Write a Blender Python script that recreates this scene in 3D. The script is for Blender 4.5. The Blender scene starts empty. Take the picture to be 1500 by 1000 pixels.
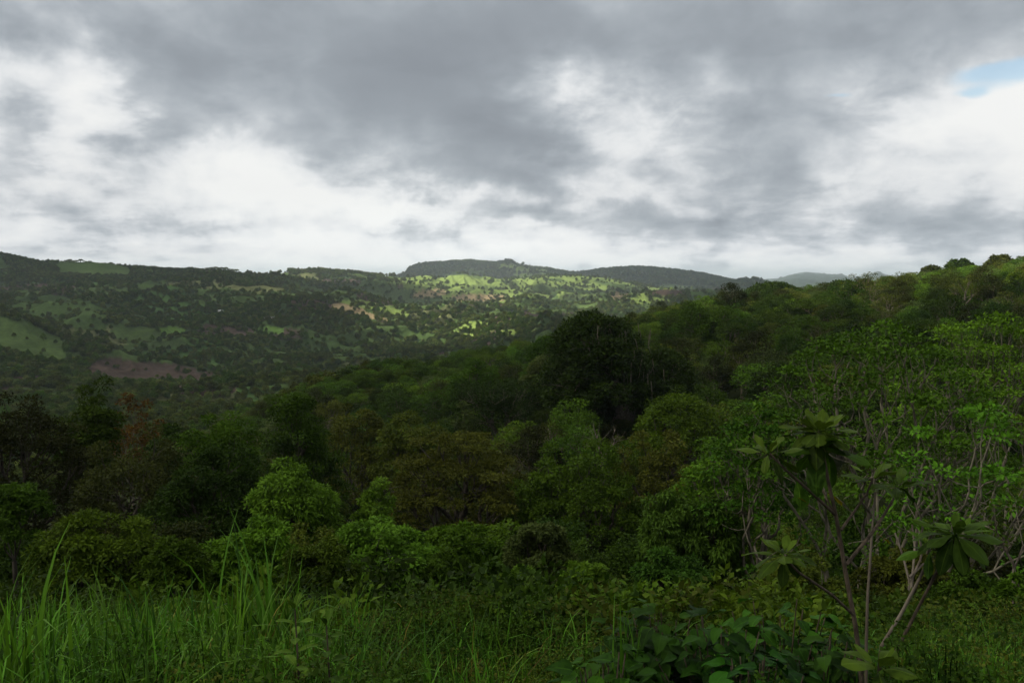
import bpy, math, random
import numpy as np
from mathutils import Vector, Matrix, Euler

R = math.radians
rng = np.random.default_rng(11)
random.seed(5)
scene = bpy.context.scene
C = scene.collection

# ------------------------------------------------------------------ camera
F = 1167.0                       # focal length in photo pixels (photo 1500 wide)
PITCH = math.atan(90.0 / F)
cd = bpy.data.cameras.new('camera')
cd.lens = 36.0 * F / 1500.0
cd.sensor_width = 36.0
cd.clip_start = 0.1
cd.clip_end = 80000
cam = bpy.data.objects.new('camera', cd)
C.objects.link(cam)
cam.location = (0, 0, 0)
cam.rotation_euler = (math.pi / 2 - PITCH, 0, 0)
scene.camera = cam

# ------------------------------------------------------------------ sun, exposure
SUN_AZ, SUN_EL = R(-100), R(38)
SUN_DIR = Vector((math.sin(SUN_AZ) * math.cos(SUN_EL), math.cos(SUN_AZ) * math.cos(SUN_EL), math.sin(SUN_EL)))
sl = bpy.data.lights.new('sun', 'SUN')
sl.energy = 5.0
sl.angle = R(1.4)
sl.color = (1.0, 0.93, 0.80)
sun = bpy.data.objects.new('sun', sl)
C.objects.link(sun)
sun.rotation_euler = (-SUN_DIR).to_track_quat('-Z', 'Y').to_euler()
scene.view_settings.view_transform = 'Standard'
scene.view_settings.look = 'None'
scene.view_settings.exposure = 1.0
scene.view_settings.gamma = 1.0
scene.cycles.max_bounces = 5
scene.cycles.diffuse_bounces = 2
scene.cycles.transmission_bounces = 4
scene.cycles.glossy_bounces = 2
scene.cycles.volume_bounces = 0
scene.cycles.transparent_max_bounces = 6
scene.cycles.use_denoising = True
scene.cycles.sample_clamp_indirect = 4.0

def pix_dir(u, v):
    dx = (u - 750.0) / F; dy = -(v - 500.0) / F
    return dx, math.cos(PITCH) + dy * math.sin(PITCH), -math.sin(PITCH) + dy * math.cos(PITCH)

def P(u, v, Y):                      # point seen at photo pixel (u,v) at world distance Y ahead
    dx, fy, fz = pix_dir(u, v); s = Y / fy
    return Vector((dx * s, Y, fz * s))

def project(x, y, z):
    d = y * math.cos(PITCH) - z * math.sin(PITCH)
    w = y * math.sin(PITCH) + z * math.cos(PITCH)
    d = np.maximum(d, 1e-3)
    return 750 + F * x / d, 500 - F * w / d

# ------------------------------------------------------------------ world: Nishita sky behind a broken cloud layer
world = bpy.data.worlds.new('World'); scene.world = world
world.use_nodes = True
nt = world.node_tree; nt.nodes.clear(); NL = nt.links
def W(kind, **kw):
    n = nt.nodes.new(kind)
    for k, v in kw.items(): setattr(n, k, v)
    return n
def M(op, a, b=None, c=None, clamp=False):
    n = W('ShaderNodeMath', operation=op); n.use_clamp = clamp
    for i, x in enumerate((a, b, c)):
        if x is None: continue
        if isinstance(x, (int, float)): n.inputs[i].default_value = x
        else: NL.new(x, n.inputs[i])
    return n.outputs[0]
tc = W('ShaderNodeTexCoord')
sep = W('ShaderNodeSeparateXYZ'); NL.new(tc.outputs['Generated'], sep.inputs[0])
X, Y_, Z = sep.outputs
az = M('ARCTAN2', X, Y_)
el = M('ARCSINE', Z)
zz = M('ADD', M('MAXIMUM', Z, 0.0), 0.13)
comb = W('ShaderNodeCombineXYZ')
NL.new(M('DIVIDE', X, zz), comb.inputs[0]); NL.new(M('DIVIDE', Y_, zz), comb.inputs[1])
comb.inputs[2].default_value = 3.7
comb2 = W('ShaderNodeCombineXYZ')           # gentler foreshortening for the big billows
zz2 = M('ADD', M('MAXIMUM', Z, 0.0), 0.22)
NL.new(M('DIVIDE', X, zz2), comb2.inputs[0]); NL.new(M('DIVIDE', Y_, zz2), comb2.inputs[1])
comb2.inputs[2].default_value = 1.3
def NOISE(vec, scale, detail, rough, dist=0.0, lac=2.0):
    n = W('ShaderNodeTexNoise'); NL.new(vec, n.inputs['Vector'])
    n.inputs['Scale'].default_value = scale; n.inputs['Detail'].default_value = detail
    n.inputs['Roughness'].default_value = rough; n.inputs['Distortion'].default_value = dist
    n.inputs['Lacunarity'].default_value = lac
    return n.outputs['Fac']
n_w1 = NOISE(comb2.outputs[0], 3.0, 6, 0.55)
n_w2 = NOISE(tc.outputs['Generated'], 7.0, 6, 0.55)
azw = M('ADD', az, M('MULTIPLY', M('SUBTRACT', n_w1, 0.5), 0.26))
elw = M('ADD', el, M('MULTIPLY', M('SUBTRACT', n_w2, 0.5), 0.13))
def G(u, v, su, sv, amp, ang=0.0, azw=azw, elw=elw):
    dx, dy, dz = pix_dir(u, v)
    a0 = math.atan2(dx, dy); e0 = math.atan2(dz, math.hypot(dx, dy))
    da = M('SUBTRACT', azw, a0); de = M('SUBTRACT', elw, e0)
    if ang:
        c, s = math.cos(ang), math.sin(ang)
        da, de = M('ADD', M('MULTIPLY', da, c), M('MULTIPLY', de, s)), M('SUBTRACT', M('MULTIPLY', de, c), M('MULTIPLY', da, s))
    da = M('DIVIDE', da, su / F); de = M('DIVIDE', de, sv / F)
    q = M('ADD', M('MULTIPLY', da, da), M('MULTIPLY', de, de))
    return M('MULTIPLY', M('EXPONENT', M('MULTIPLY', q, -1.0)), amp)
BLOBS = [
 (560, 60, 440, 130, -.34), (640, 130, 150, 110, -.20), (700, 190, 230, 80, -.22), (680, 258, 220, 26, -.24), (240, 205, 90, 38, -.34), (330, 120, 180, 70, -.14),
 (1050, 45, 480, 80, -.40), (900, 70, 120, 40, -.10), (1270, 190, 130, 34, -.26, -.25), (1340, 215, 70, 22, -.16),
 (930, 320, 240, 22, -.30), (800, 250, 70, 50, -.12), (1360, 335, 150, 22, -.30), (70, 300, 110, 26, -.26), (5, 205, 50, 45, -.34), (0, 20, 30, 30, -.25),
 (330, 322, 180, 10, -.22), (600, 325, 80, 9, -.24), (130, 345, 60, 7, -.2), (1090, 240, 80, 60, -.16),
 (895, 150, 110, 90, .62), (840, 95, 50, 30, .2), (430, 262, 200, 40, .60, -.10), (570, 292, 120, 14, .30), (300, 300, 260, 30, .22), (420, 365, 900, 36, .34),
 (60, 130, 85, 75, .42), (130, 200, 50, 60, .2), (160, 60, 60, 30, .1), (1440, 175, 170, 55, .38), (1180, 310, 60, 26, .26), (1480, 260, 120, 26, .22),
 (780, 332, 40, 11, .34), (1000, 378, 500, 14, .22), (960, 250, 90, 40, .10), (820, 290, 200, 12, .2),
]
tot = None
for b in BLOBS:
    g = G(*b); tot = g if tot is None else M('ADD', tot, g)
front = M('ADD', tot, 0.645)
mapn = W('ShaderNodeMapping'); NL.new(tc.outputs['Generated'], mapn.inputs[0]); mapn.inputs['Scale'].default_value = (1, 1, 1.45)
n_big = NOISE(comb.outputs[0], 0.8, 4, 0.5, 0.3)
n_mid = NOISE(mapn.outputs[0], 5.5, 9, 0.52, 0.5)
n_el = NOISE(mapn.outputs[0], 15.0, 8, 0.58, 0.3)
n_sc = NOISE(comb2.outputs[0], 3.3, 8, 0.55, 0.4)
B = M('ADD', front, M('MULTIPLY', M('SUBTRACT', n_big, 0.5), 0.40))
B = M('ADD', B, M('MULTIPLY', M('SUBTRACT', n_mid, 0.5), 0.62))
detail = M('MULTIPLY', M('SUBTRACT', n_el, 0.5), M('ADD', M('MULTIPLY', front, 1.5, clamp=True), 0.06))
n_low = NOISE(comb2.outputs[0], 7.0, 8, 0.58, 0.3)
lowband = M('EXPONENT', M('MULTIPLY', M('POWER', M('DIVIDE', el, .11), 2.0), -1.0))
B = M('ADD', B, M('MULTIPLY', M('SUBTRACT', n_low, 0.55), M('MULTIPLY', lowband, .8)))
B = M('ADD', B, detail)
def SS(x, a, b, lo, hi):
    n = W('ShaderNodeMapRange'); n.interpolation_type = 'SMOOTHSTEP'; NL.new(x, n.inputs[0])
    for i, q in enumerate((a, b, lo, hi)): n.inputs[1 + i].default_value = q
    return n.outputs[0]
wv = W('ShaderNodeTexNoise'); NL.new(mapn.outputs[0], wv.inputs['Vector']); wv.inputs['Scale'].default_value = 6.0; wv.inputs['Detail'].default_value = 5
wm = W('ShaderNodeVectorMath', operation='MULTIPLY_ADD'); NL.new(wv.outputs['Color'], wm.inputs[0]); wm.inputs[1].default_value = (.16, .16, .16); NL.new(mapn.outputs[0], wm.inputs[2])
def BILLOW(scale, detail, rough):
    n = W('ShaderNodeTexVoronoi', feature='SMOOTH_F1'); NL.new(wm.outputs[0], n.inputs['Vector'])
    n.inputs['Scale'].default_value = scale; n.inputs['Detail'].default_value = detail; n.inputs['Roughness'].default_value = rough
    n.inputs['Smoothness'].default_value = .12; n.normalize = True
    return n.outputs['Distance']
bil = M('SUBTRACT', 0.265, BILLOW(4.0, 3.5, .6))
B = M('ADD', B, M('MULTIPLY', bil, M('ADD', M('MULTIPLY', front, 1.7, clamp=True), 0.35)))
B = M('ADD', B, SS(n_sc, .54, .66, 0.0, -.08))
B = M('DIVIDE', M('ADD', B, 0.22), 1.28)
ramp = W('ShaderNodeValToRGB'); NL.new(B, ramp.inputs[0])
cr = ramp.color_ramp; cr.interpolation = 'B_SPLINE'
stops = [(0.0, (.25, .275, .31)), (.25, (.325, .36, .398)), (.42, (.42, .46, .50)), (.58, (.57, .605, .64)), (.74, (.82, .84, .86)), (1.0, (.99, .99, .97))]
while len(cr.elements) < len(stops): cr.elements.new(0.5)
for e, (p, c) in zip(cr.elements, stops): e.position = p; e.color = (*c, 1)
sky = W('ShaderNodeTexSky', sky_type='NISHITA'); sky.sun_disc = False
sky.sun_elevation = SUN_EL; sky.sun_rotation = SUN_AZ
sky.air_density = 1.3; sky.dust_density = 0.6
raz = M('ADD', az, M('MULTIPLY', M('SUBTRACT', n_el, 0.5), 0.05)); rel_ = M('ADD', el, M('MULTIPLY', M('SUBTRACT', n_el, 0.5), 0.03))
gap = M('ADD', M('ADD', G(1470, 103, 62, 17, 1.3, 0, raz, rel_), G(1428, 135, 22, 7, .9, 0, raz, rel_)), G(1228, 141, 26, 5, .75, 0, raz, rel_))
gap = M('ADD', gap, M('MULTIPLY', M('SUBTRACT', n_mid, 0.5), 0.5))
mr = W('ShaderNodeMapRange'); mr.interpolation_type = 'SMOOTHSTEP'; NL.new(gap, mr.inputs[0])
mr.inputs[1].default_value = 0.35; mr.inputs[2].default_value = 1.05; mr.inputs[4].default_value = .8
vm = W('ShaderNodeVectorMath', operation='SCALE'); NL.new(ramp.outputs[0], vm.inputs[0]); NL.new(M('ADD', M('MULTIPLY', M('EXPONENT', M('MULTIPLY', M('POWER', M('DIVIDE', M('ABSOLUTE', el), .055), 2.0), -1.0)), 4.0), 10.0), vm.inputs['Scale'])
mix = W('ShaderNodeMix', data_type='RGBA'); NL.new(mr.outputs[0], mix.inputs['Factor'])
vs = W('ShaderNodeVectorMath', operation='SCALE'); NL.new(sky.outputs[0], vs.inputs[0]); vs.inputs['Scale'].default_value = 1.55
NL.new(vm.outputs[0], mix.inputs['A']); NL.new(vs.outputs[0], mix.inputs['B'])
bg = W('ShaderNodeBackground'); NL.new(mix.outputs['Result'], bg.inputs[0]); bg.inputs[1].default_value = 0.05
wo = W('ShaderNodeOutputWorld'); NL.new(bg.outputs[0], wo.inputs[0])
world.cycles.sampling_method = 'MANUAL'; world.cycles.sample_map_resolution = 512

# ------------------------------------------------------------------ helpers: noise, interpolation
def vnoise(x, y, seed=0):
    xi = np.floor(x).astype(np.int64); yi = np.floor(y).astype(np.int64)
    fx = x - xi; fy = y - yi
    fx = fx * fx * fx * (fx * (fx * 6 - 15) + 10); fy = fy * fy * fy * (fy * (fy * 6 - 15) + 10)
    def h(a, b):
        n = (a * 374761393 + b * 668265263 + seed * 982451653) & 0xFFFFFFFF
        n = ((n ^ (n >> 13)) * 1274126177) & 0xFFFFFFFF
        return ((n ^ (n >> 16)) & 0xFFFF) / 65535.0
    a = h(xi, yi); b = h(xi + 1, yi); c = h(xi, yi + 1); d = h(xi + 1, yi + 1)
    return a + (b - a) * fx + (c - a) * fy + (a - b - c + d) * fx * fy
def fbm(x, y, o=4, seed=0, gain=.5):
    s = 0; a = 1; t = 0
    for i in range(o):
        s = s + a * vnoise(x, y, seed + i * 17); t += a; a *= gain
        x, y = (x * 1.6 - y * 1.2) + 5.2, (x * 1.2 + y * 1.6) + 1.3
    return s / t
def ridged(x, y, o=4, seed=0):
    s = 0; a = 1; t = 0
    for i in range(o):
        n = 1 - np.abs(2 * vnoise(x, y, seed + i * 13) - 1)
        s = s + a * n * n; t += a; a *= .5
        x, y = (x * 1.6 - y * 1.2) + 3.1, (x * 1.2 + y * 1.6) + 7.7
    return s / t

UK = np.array([-900, -300, 0, 150, 300, 450, 600, 700, 800, 900, 1000, 1100, 1250, 1500, 1800, 2400], float)
def zv(v, Y):                                    # z of a thing seen at row v, distance Y
    dy = -(np.asarray(v, float) - 500.0) / F
    return np.asarray(Y, float) * (-math.sin(PITCH) + dy * math.cos(PITCH)) / (math.cos(PITCH) + dy * math.sin(PITCH))
def K(*a): return np.array(a, float)
Y_R1 = K(260,260,260,260,265,290,320,345,360,380,400,415,435,470,500,520)
U_T = K(-900,400,430,500,600,700,800,870,950,1000,1100,1200,1300,1400,1500,1800,2400)
V_T = K(700,600,550,529,514,506,486,464,448,434,421,417,407,387,374,350,330)
Z_R1 = zv(np.interp(UK, U_T, V_T), Y_R1) - 12.5
Z_R1[:5] = (-76, -76, -75, -72, -66)
U_L = K(-900,-300,0,30,60,90,130,160,200,240,300,330,360,380,400,430,460,490,520,560,600,640,660,680,705,730,760,800,840,870,900,940,1000,1100,2400)
V_L = K(345,358,375,381,387,385,384,385,392,395,396,396,401,405,402,398,395,398,401,404,406,406,403,402,406,410,408,405,406,408,412,420,428,432,440)
U_B = K(-900,500,560,592,600,615,640,665,690,720,740,770,800,830,850,870,900,950,975,1000,1030,1060,1105,1150,2400)
V_B = K(430,426,420,407,397,391,388,386,385,387,388,393,396,401,402,399,396,394,396,399,403,409,420,432,440)
U_F = K(-900,1000,1060,1110,1140,1160,1180,1200,1225,1245,1265,1285,1300,1330,1500,2400)
V_F = K(420,418,415,411,408,403,400,401,403,408,405,400,407,409,406,410)
Y_P = K(2400,2400,2400,2450,2550,2750,3200,3300,3450,3550,3600,3600,3600,3600,3600,3600)
Y_P0 = K(2270,2270,2270,2320,2400,2500,2850,2850,2950,3100,3100,3100,3100,3100,3100,3100)
V_P0 = K(385,392,396,400,410,416,426,437,436,436,440,442,445,450,450,450)
def const(*a): return np.array(a, float)
LINES = []
one = np.ones(16)
for Yc, z in ((1, -2.35), (4, -2.95), (8, -4.3), (12, -6.1), (20, -9.6), (32, -14.0), (60, -24.5)):
    LINES.append((UK, Yc * one, z * one))
LINES.append((UK, 100 * one, K(-38,-38,-38,-38,-38,-38,-37,-35,-33,-31,-30,-30,-29,-28,-24,-20)))
LINES.append((UK, 170 * one, K(-54,-54,-54,-53,-51,-48,-44,-41,-34,-29,-28,-27,-25,-21,-16,-10)))
LINES.append((UK, Y_R1, Z_R1))
LINES.append((UK, 760 * one, K(-112,-112,-112,-113,-114,-114,-112,-112,-110,-105,-95,-80,-60,-45,-30,-20)))
LINES.append((UK, 1050 * one, K(-116,-116,-116,-118,-119,-119,-118,-116,-112,-105,-100,-92,-90,-80,-70,-60)))
LINES.append((UK, 1350 * one, zv(K(490,492,494,500,506,508,500,499,499,498,496,494,490,480,470,460), 1350)))
LINES.append((UK, 1750 * one, zv(K(440,445,450,457,462,467,480,478,474,470,468,466,464,460,450,450), 1750)))
LINES.append((UK, 2130 * one, zv(K(400,405,412,420,429,436,449,454,454,452,450,450,450,450,450,450), 2130)))
LINES.append((UK, Y_P0, zv(V_P0, Y_P0)))
LINES.append(('P', U_L, V_L))
LINES.append(('Q', None, None))
LINES.append(('B', U_B, V_B))
LINES.append((UK, 8500 * one, -70 * one))
LINES.append(('F', U_F, V_F))
LINES.append((UK, 19000 * one, -150 * one))
LINES.append((UK, 30000 * one, -200 * one))

def controls(u):
    ys = []; zs = []
    for l in LINES:
        if isinstance(l[0], str):
            if l[0] == 'P':
                yy = np.interp(u, UK, Y_P); z = zv(np.interp(u, l[1], l[2]), yy); zp = z; yp = yy
            elif l[0] == 'Q':
                yy = yp + 800; z = zp * 0 - 75 + 0.15 * zp
            elif l[0] == 'B':
                yy = np.full_like(u, 6500.); z = zv(np.interp(u, l[1], l[2]), 6500.)
            else:
                yy = np.full_like(u, 16000.); z = zv(np.interp(u, l[1], l[2]), 16000.)
        else:
            yy = np.interp(u, l[0], l[1]); z = np.interp(u, l[0], l[2])
        ys.append(yy); zs.append(z)
    return np.stack(ys, 1), np.stack(zs, 1)

def pchip(x, y, q):
    h = np.diff(x, axis=1); d = np.diff(y, axis=1) / h
    m = np.zeros_like(y)
    w1 = 2 * h[:, 1:] + h[:, :-1]; w2 = h[:, 1:] + 2 * h[:, :-1]
    same = d[:, 1:] * d[:, :-1] > 0
    dd0 = np.where(same, d[:, :-1], 1); dd1 = np.where(same, d[:, 1:], 1)
    m[:, 1:-1] = np.where(same, (w1 + w2) / (w1 / dd0 + w2 / dd1), 0)
    m[:, 0] = d[:, 0]; m[:, -1] = d[:, -1]
    q = np.clip(q, x[:, 0], x[:, -1])
    k = np.clip((q[:, None] > x).sum(1) - 1, 0, x.shape[1] - 2)
    i = np.arange(len(q))
    hk = h[i, k]; t = (q - x[i, k]) / hk
    t2 = t * t; t3 = t2 * t
    return (2*t3-3*t2+1)*y[i, k] + (t3-2*t2+t)*hk*m[i, k] + (-2*t3+3*t2)*y[i, k+1] + (t3-t2)*hk*m[i, k+1]

def height(x, y):
    x = np.atleast_1d(np.asarray(x, float)); y = np.atleast_1d(np.asarray(y, float))
    out = np.empty(len(x))
    for s in range(0, len(x), 200000):
        xs = x[s:s+200000]; ys = y[s:s+200000]
        r = np.hypot(xs, ys) + 1e-6; th = np.arctan2(xs, ys)
        thc = np.clip(th, -R(60), R(60))
        u = 750 + F * np.tan(thc)
        # distance along the view axis, softly switching to radius at the sides
        yeff = np.maximum(r * np.cos(np.clip(th, -R(48), R(48))), 0.3)
        cy, cz = controls(u)
        z = pchip(np.log(cy), cz, np.log(yeff))
        # relief
        lp = np.interp(u, UK, Y_P)
        damp = 1 - .88 * np.exp(-((yeff - lp) / 330) ** 2)
        damp *= 1 - .95 * np.exp(-((yeff - 6500) / 900) ** 2)
        damp *= 1 - .8 * np.exp(-((yeff - 16000) / 2500) ** 2)
        farw = np.clip((yeff - 620) / 500, 0, 1)
        a, b = (xs * .80 + ys * .60), (-xs * .60 + ys * .80)
        warp = fbm(xs / 400, ys / 400, 3, 91) * 160
        rel = (ridged((a + warp) / 620, (b + warp) / 340, 4, 3) - .42) * 115 * damp * farw
        rel += (ridged(xs / 170, ys / 150, 3, 8) - .4) * 12 * farw * (0.35 + .65 * damp) * np.clip(1 - (yeff - 3800) / 2000, .2, 1)
        rel += (ridged(xs / 420 + 9, ys / 800, 4, 21) - .4) * 90 * np.exp(-((yeff - 5350) / 500) ** 2)
        rel += (ridged(xs / 1300 + 4, ys / 1500, 4, 31) - .4) * 160 * np.exp(-((yeff - 14500) / 1400) ** 2)
        # gullies down the face of the pasture hill
        hill = np.exp(-((xs + 215) / 190) ** 2 - ((ys - 3130) / 210) ** 2)
        rel += hill * (22 - 34 * (1 - ridged(xs / 75 + (ys - 3000) / 300, ys / 600, 3, 44)))
        # nearer spur on the far left
        rel += 34 * np.exp(-((xs + 760 + (ys - 1150) * .9) / 130) ** 2 - ((ys - 1250) / 330) ** 2)
        midw = np.clip((yeff - 40) / 100, 0, 1) * (1 - farw)
        rel += (fbm(xs / 60, ys / 60, 3, 5) - .5) * 5 * midw
        rel += (fbm(xs / 5, ys / 5, 3, 6) - .5) * .45 * np.clip(yeff / 8, .2, 1) * (1 - farw)
        z = z + rel
        w = np.clip((np.abs(th) - R(75)) / R(80), 0, 1); w = w * w * (3 - 2 * w)
        zb = -2.35 + np.minimum(r * .12, 40) - np.clip(r - 600, 0, 5000) * .04
        out[s:s+200000] = (1 - w) * z + w * zb
    return out
def hz(x, y): return float(height([x], [y])[0])

# ------------------------------------------------------------------ materials
def new_mat(name):
    m = bpy.data.materials.new(name); m.use_nodes = True
    t = m.node_tree; t.nodes.clear()
    return m, t
def leaf_mat(name, col, col2=None, trans=.28, rough=.65, spec=.07):
    m, t = new_mat(name); L = t.links
    col = (col[0] * .84, col[1] * .88, col[2] * .36)
    if col2: col2 = (col2[0] * .86, col2[1] * .90, col2[2] * .40)
    col2 = col2 or tuple(min(1, c * k) for c, k in zip(col, (2.1, 1.75, 1.3)))
    at = t.nodes.new('ShaderNodeAttribute'); at.attribute_name = 'tint'
    oi = t.nodes.new('ShaderNodeObjectInfo')
    mx = t.nodes.new('ShaderNodeMix'); mx.data_type = 'RGBA'
    mx.inputs['A'].default_value = (*[c * .5 for c in col], 1); mx.inputs['B'].default_value = (*col2, 1)
    L.new(at.outputs['Fac'], mx.inputs['Factor'])
    hs = t.nodes.new('ShaderNodeHueSaturation'); L.new(mx.outputs['Result'], hs.inputs['Color'])
    def mr(lo, hi, src):
        n = t.nodes.new('ShaderNodeMapRange'); L.new(src, n.inputs[0]); n.inputs[3].default_value = lo; n.inputs[4].default_value = hi
        return n.outputs[0]
    L.new(mr(.487, .513, oi.outputs['Random']), hs.inputs['Hue'])
    ml = t.nodes.new('ShaderNodeMath'); ml.operation = 'FRACT'
    m2 = t.nodes.new('ShaderNodeMath'); m2.operation = 'MULTIPLY'; L.new(oi.outputs['Random'], m2.inputs[0]); m2.inputs[1].default_value = 7.31
    L.new(m2.outputs[0], ml.inputs[0])
    L.new(mr(.62, 1.4, ml.outputs[0]), hs.inputs['Value'])
    b = t.nodes.new('ShaderNodeBsdfPrincipled'); L.new(hs.outputs[0], b.inputs['Base Color'])
    b.inputs['Roughness'].default_value = rough; b.inputs['Specular IOR Level'].default_value = spec
    tr = t.nodes.new('ShaderNodeBsdfTranslucent'); L.new(hs.outputs[0], tr.inputs['Color'])
    ms = t.nodes.new('ShaderNodeMixShader'); ms.inputs[0].default_value = trans
    L.new(b.outputs[0], ms.inputs[1]); L.new(tr.outputs[0], ms.inputs[2])
    o = t.nodes.new('ShaderNodeOutputMaterial'); L.new(ms.outputs[0], o.inputs[0])
    return m
def bark_mat(name, c1, c2, scale=6.0):
    m, t = new_mat(name); L = t.links
    tcn = t.nodes.new('ShaderNodeTexCoord')
    mp = t.nodes.new('ShaderNodeMapping'); L.new(tcn.outputs['Object'], mp.inputs[0]); mp.inputs['Scale'].default_value = (1, 1, .35)
    n = t.nodes.new('ShaderNodeTexNoise'); L.new(mp.outputs[0], n.inputs['Vector']); n.inputs['Scale'].default_value = scale; n.inputs['Detail'].default_value = 6
    r = t.nodes.new('ShaderNodeValToRGB'); L.new(n.outputs['Fac'], r.inputs[0])
    r.color_ramp.elements[0].position = .38; r.color_ramp.elements[0].color = (*c1, 1)
    r.color_ramp.elements[1].position = .62; r.color_ramp.elements[1].color = (*c2, 1)
    b = t.nodes.new('ShaderNodeBsdfPrincipled'); L.new(r.outputs[0], b.inputs['Base Color']); b.inputs['Roughness'].default_value = .9
    b.inputs['Specular IOR Level'].default_value = .15
    bu = t.nodes.new('ShaderNodeBump'); bu.inputs['Strength'].default_value = .5; bu.inputs['Distance'].default_value = .03
    L.new(n.outputs['Fac'], bu.inputs['Height']); L.new(bu.outputs[0], b.inputs['Normal'])
    o = t.nodes.new('ShaderNodeOutputMaterial'); L.new(b.outputs[0], o.inputs[0])
    return m
MT = dict(
    dark=leaf_mat('dark_foliage', (.020, .044, .009)),
    deep=leaf_mat('deep_brown_green_foliage', (.020, .030, .009), (.05, .06, .02)),
    mid=leaf_mat('mid_green_foliage', (.036, .074, .012)),
    light=leaf_mat('light_green_foliage', (.050, .100, .016), (.115, .20, .03)),
    bright=leaf_mat('bright_green_foliage', (.060, .135, .016), (.14, .26, .03)),
    olive=leaf_mat('olive_foliage', (.045, .065, .014), (.11, .13, .03)),
    brown=leaf_mat('brownish_foliage', (.034, .046, .012), (.085, .096, .024)),
    rust=leaf_mat('rust_foliage', (.07, .032, .010), (.13, .06, .02)),
    blue=leaf_mat('bluish_green_foliage', (.028, .060, .014), (.062, .125, .026)),
    coral=leaf_mat('coral_tree_foliage', (.05, .125, .016), (.12, .25, .03)),
    grey=leaf_mat('grey_green_foliage', (.05, .075, .035), (.12, .16, .08)),
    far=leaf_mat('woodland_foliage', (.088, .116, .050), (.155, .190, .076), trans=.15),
    grass=leaf_mat('grass_blades', (.040, .105, .014), (.12, .28, .04), trans=.35, rough=.5, spec=.12),
    weed=leaf_mat('weed_foliage', (.022, .056, .010), (.062, .125, .02)),
    big=leaf_mat('broad_leaf_surface', (.014, .050, .008), (.034, .10, .014), trans=.2, rough=.6, spec=.05),
    sap=leaf_mat('sapling_leaf_surface', (.026, .060, .010), (.080, .14, .026), trans=.2, rough=.6, spec=.05),
    straw=leaf_mat('dry_grass_blades', (.16, .13, .05), (.34, .28, .12)),
    yellow=leaf_mat('yellowing_leaf', (.20, .16, .02), (.35, .26, .03)),
)
BARK = bark_mat('bark', (.07, .055, .04), (.17, .145, .11))
BARKD = bark_mat('dark_bark', (.025, .02, .016), (.07, .06, .045))
BARKM = bark_mat('greyish_bark', (.07, .062, .043), (.18, .16, .115))
BARKP = bark_mat('pale_bark', (.16, .14, .11), (.36, .33, .27))
STEM = bark_mat('sapling_bark', (.035, .026, .018), (.085, .065, .045), 30)

# ------------------------------------------------------------------ mesh helpers
def mesh_np(name, verts, faces, mat, tint=None, smooth=False, col=None):
    """faces: (N,k) int array, all the same k, or a list of such arrays"""
    me = bpy.data.meshes.new(name)
    fl = faces if isinstance(faces, list) else [faces]
    fl = [np.asarray(f, np.int32) for f in fl if len(f)]
    nv = len(verts); nl = sum(f.size for f in fl); nf = sum(len(f) for f in fl)
    me.vertices.add(nv); me.loops.add(nl); me.polygons.add(nf)
    me.vertices.foreach_set('co', np.ascontiguousarray(verts, np.float32).ravel())
    me.loops.foreach_set('vertex_index', np.concatenate([f.ravel() for f in fl]))
    sizes = np.concatenate([np.full(len(f), f.shape[1], np.int32) for f in fl])
    starts = np.concatenate([[0], np.cumsum(sizes)[:-1]]).astype(np.int32)
    me.polygons.foreach_set('loop_start', starts)
    me.update(calc_edges=True)
    if smooth: me.polygons.foreach_set('use_smooth', np.ones(nf, bool))
    if tint is not None:
        a = me.attributes.new('tint', 'FLOAT', 'FACE'); a.data.foreach_set('value', np.asarray(tint, np.float32))
    if col is not None:
        a = me.attributes.new('field', 'FLOAT_COLOR', 'POINT'); a.data.foreach_set('color', np.ascontiguousarray(col, np.float32).ravel())
    me.materials.append(mat)
    return me
def link(name, me, parent=None):
    o = bpy.data.objects.new(name, me); C.objects.link(o)
    if parent is not None: o.parent = parent
    return o
def thing(name, label, cat, loc=(0, 0, 0), group=None, rz=0):
    o = bpy.data.objects.new(name, None); C.objects.link(o)
    o.location = loc; o.rotation_euler = (0, 0, rz); o.empty_display_size = .3
    o['label'] = label; o['category'] = cat
    if group: o['group'] = group
    return o
def norm(a): return a / np.maximum(np.linalg.norm(a, axis=-1, keepdims=True), 1e-9)

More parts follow.
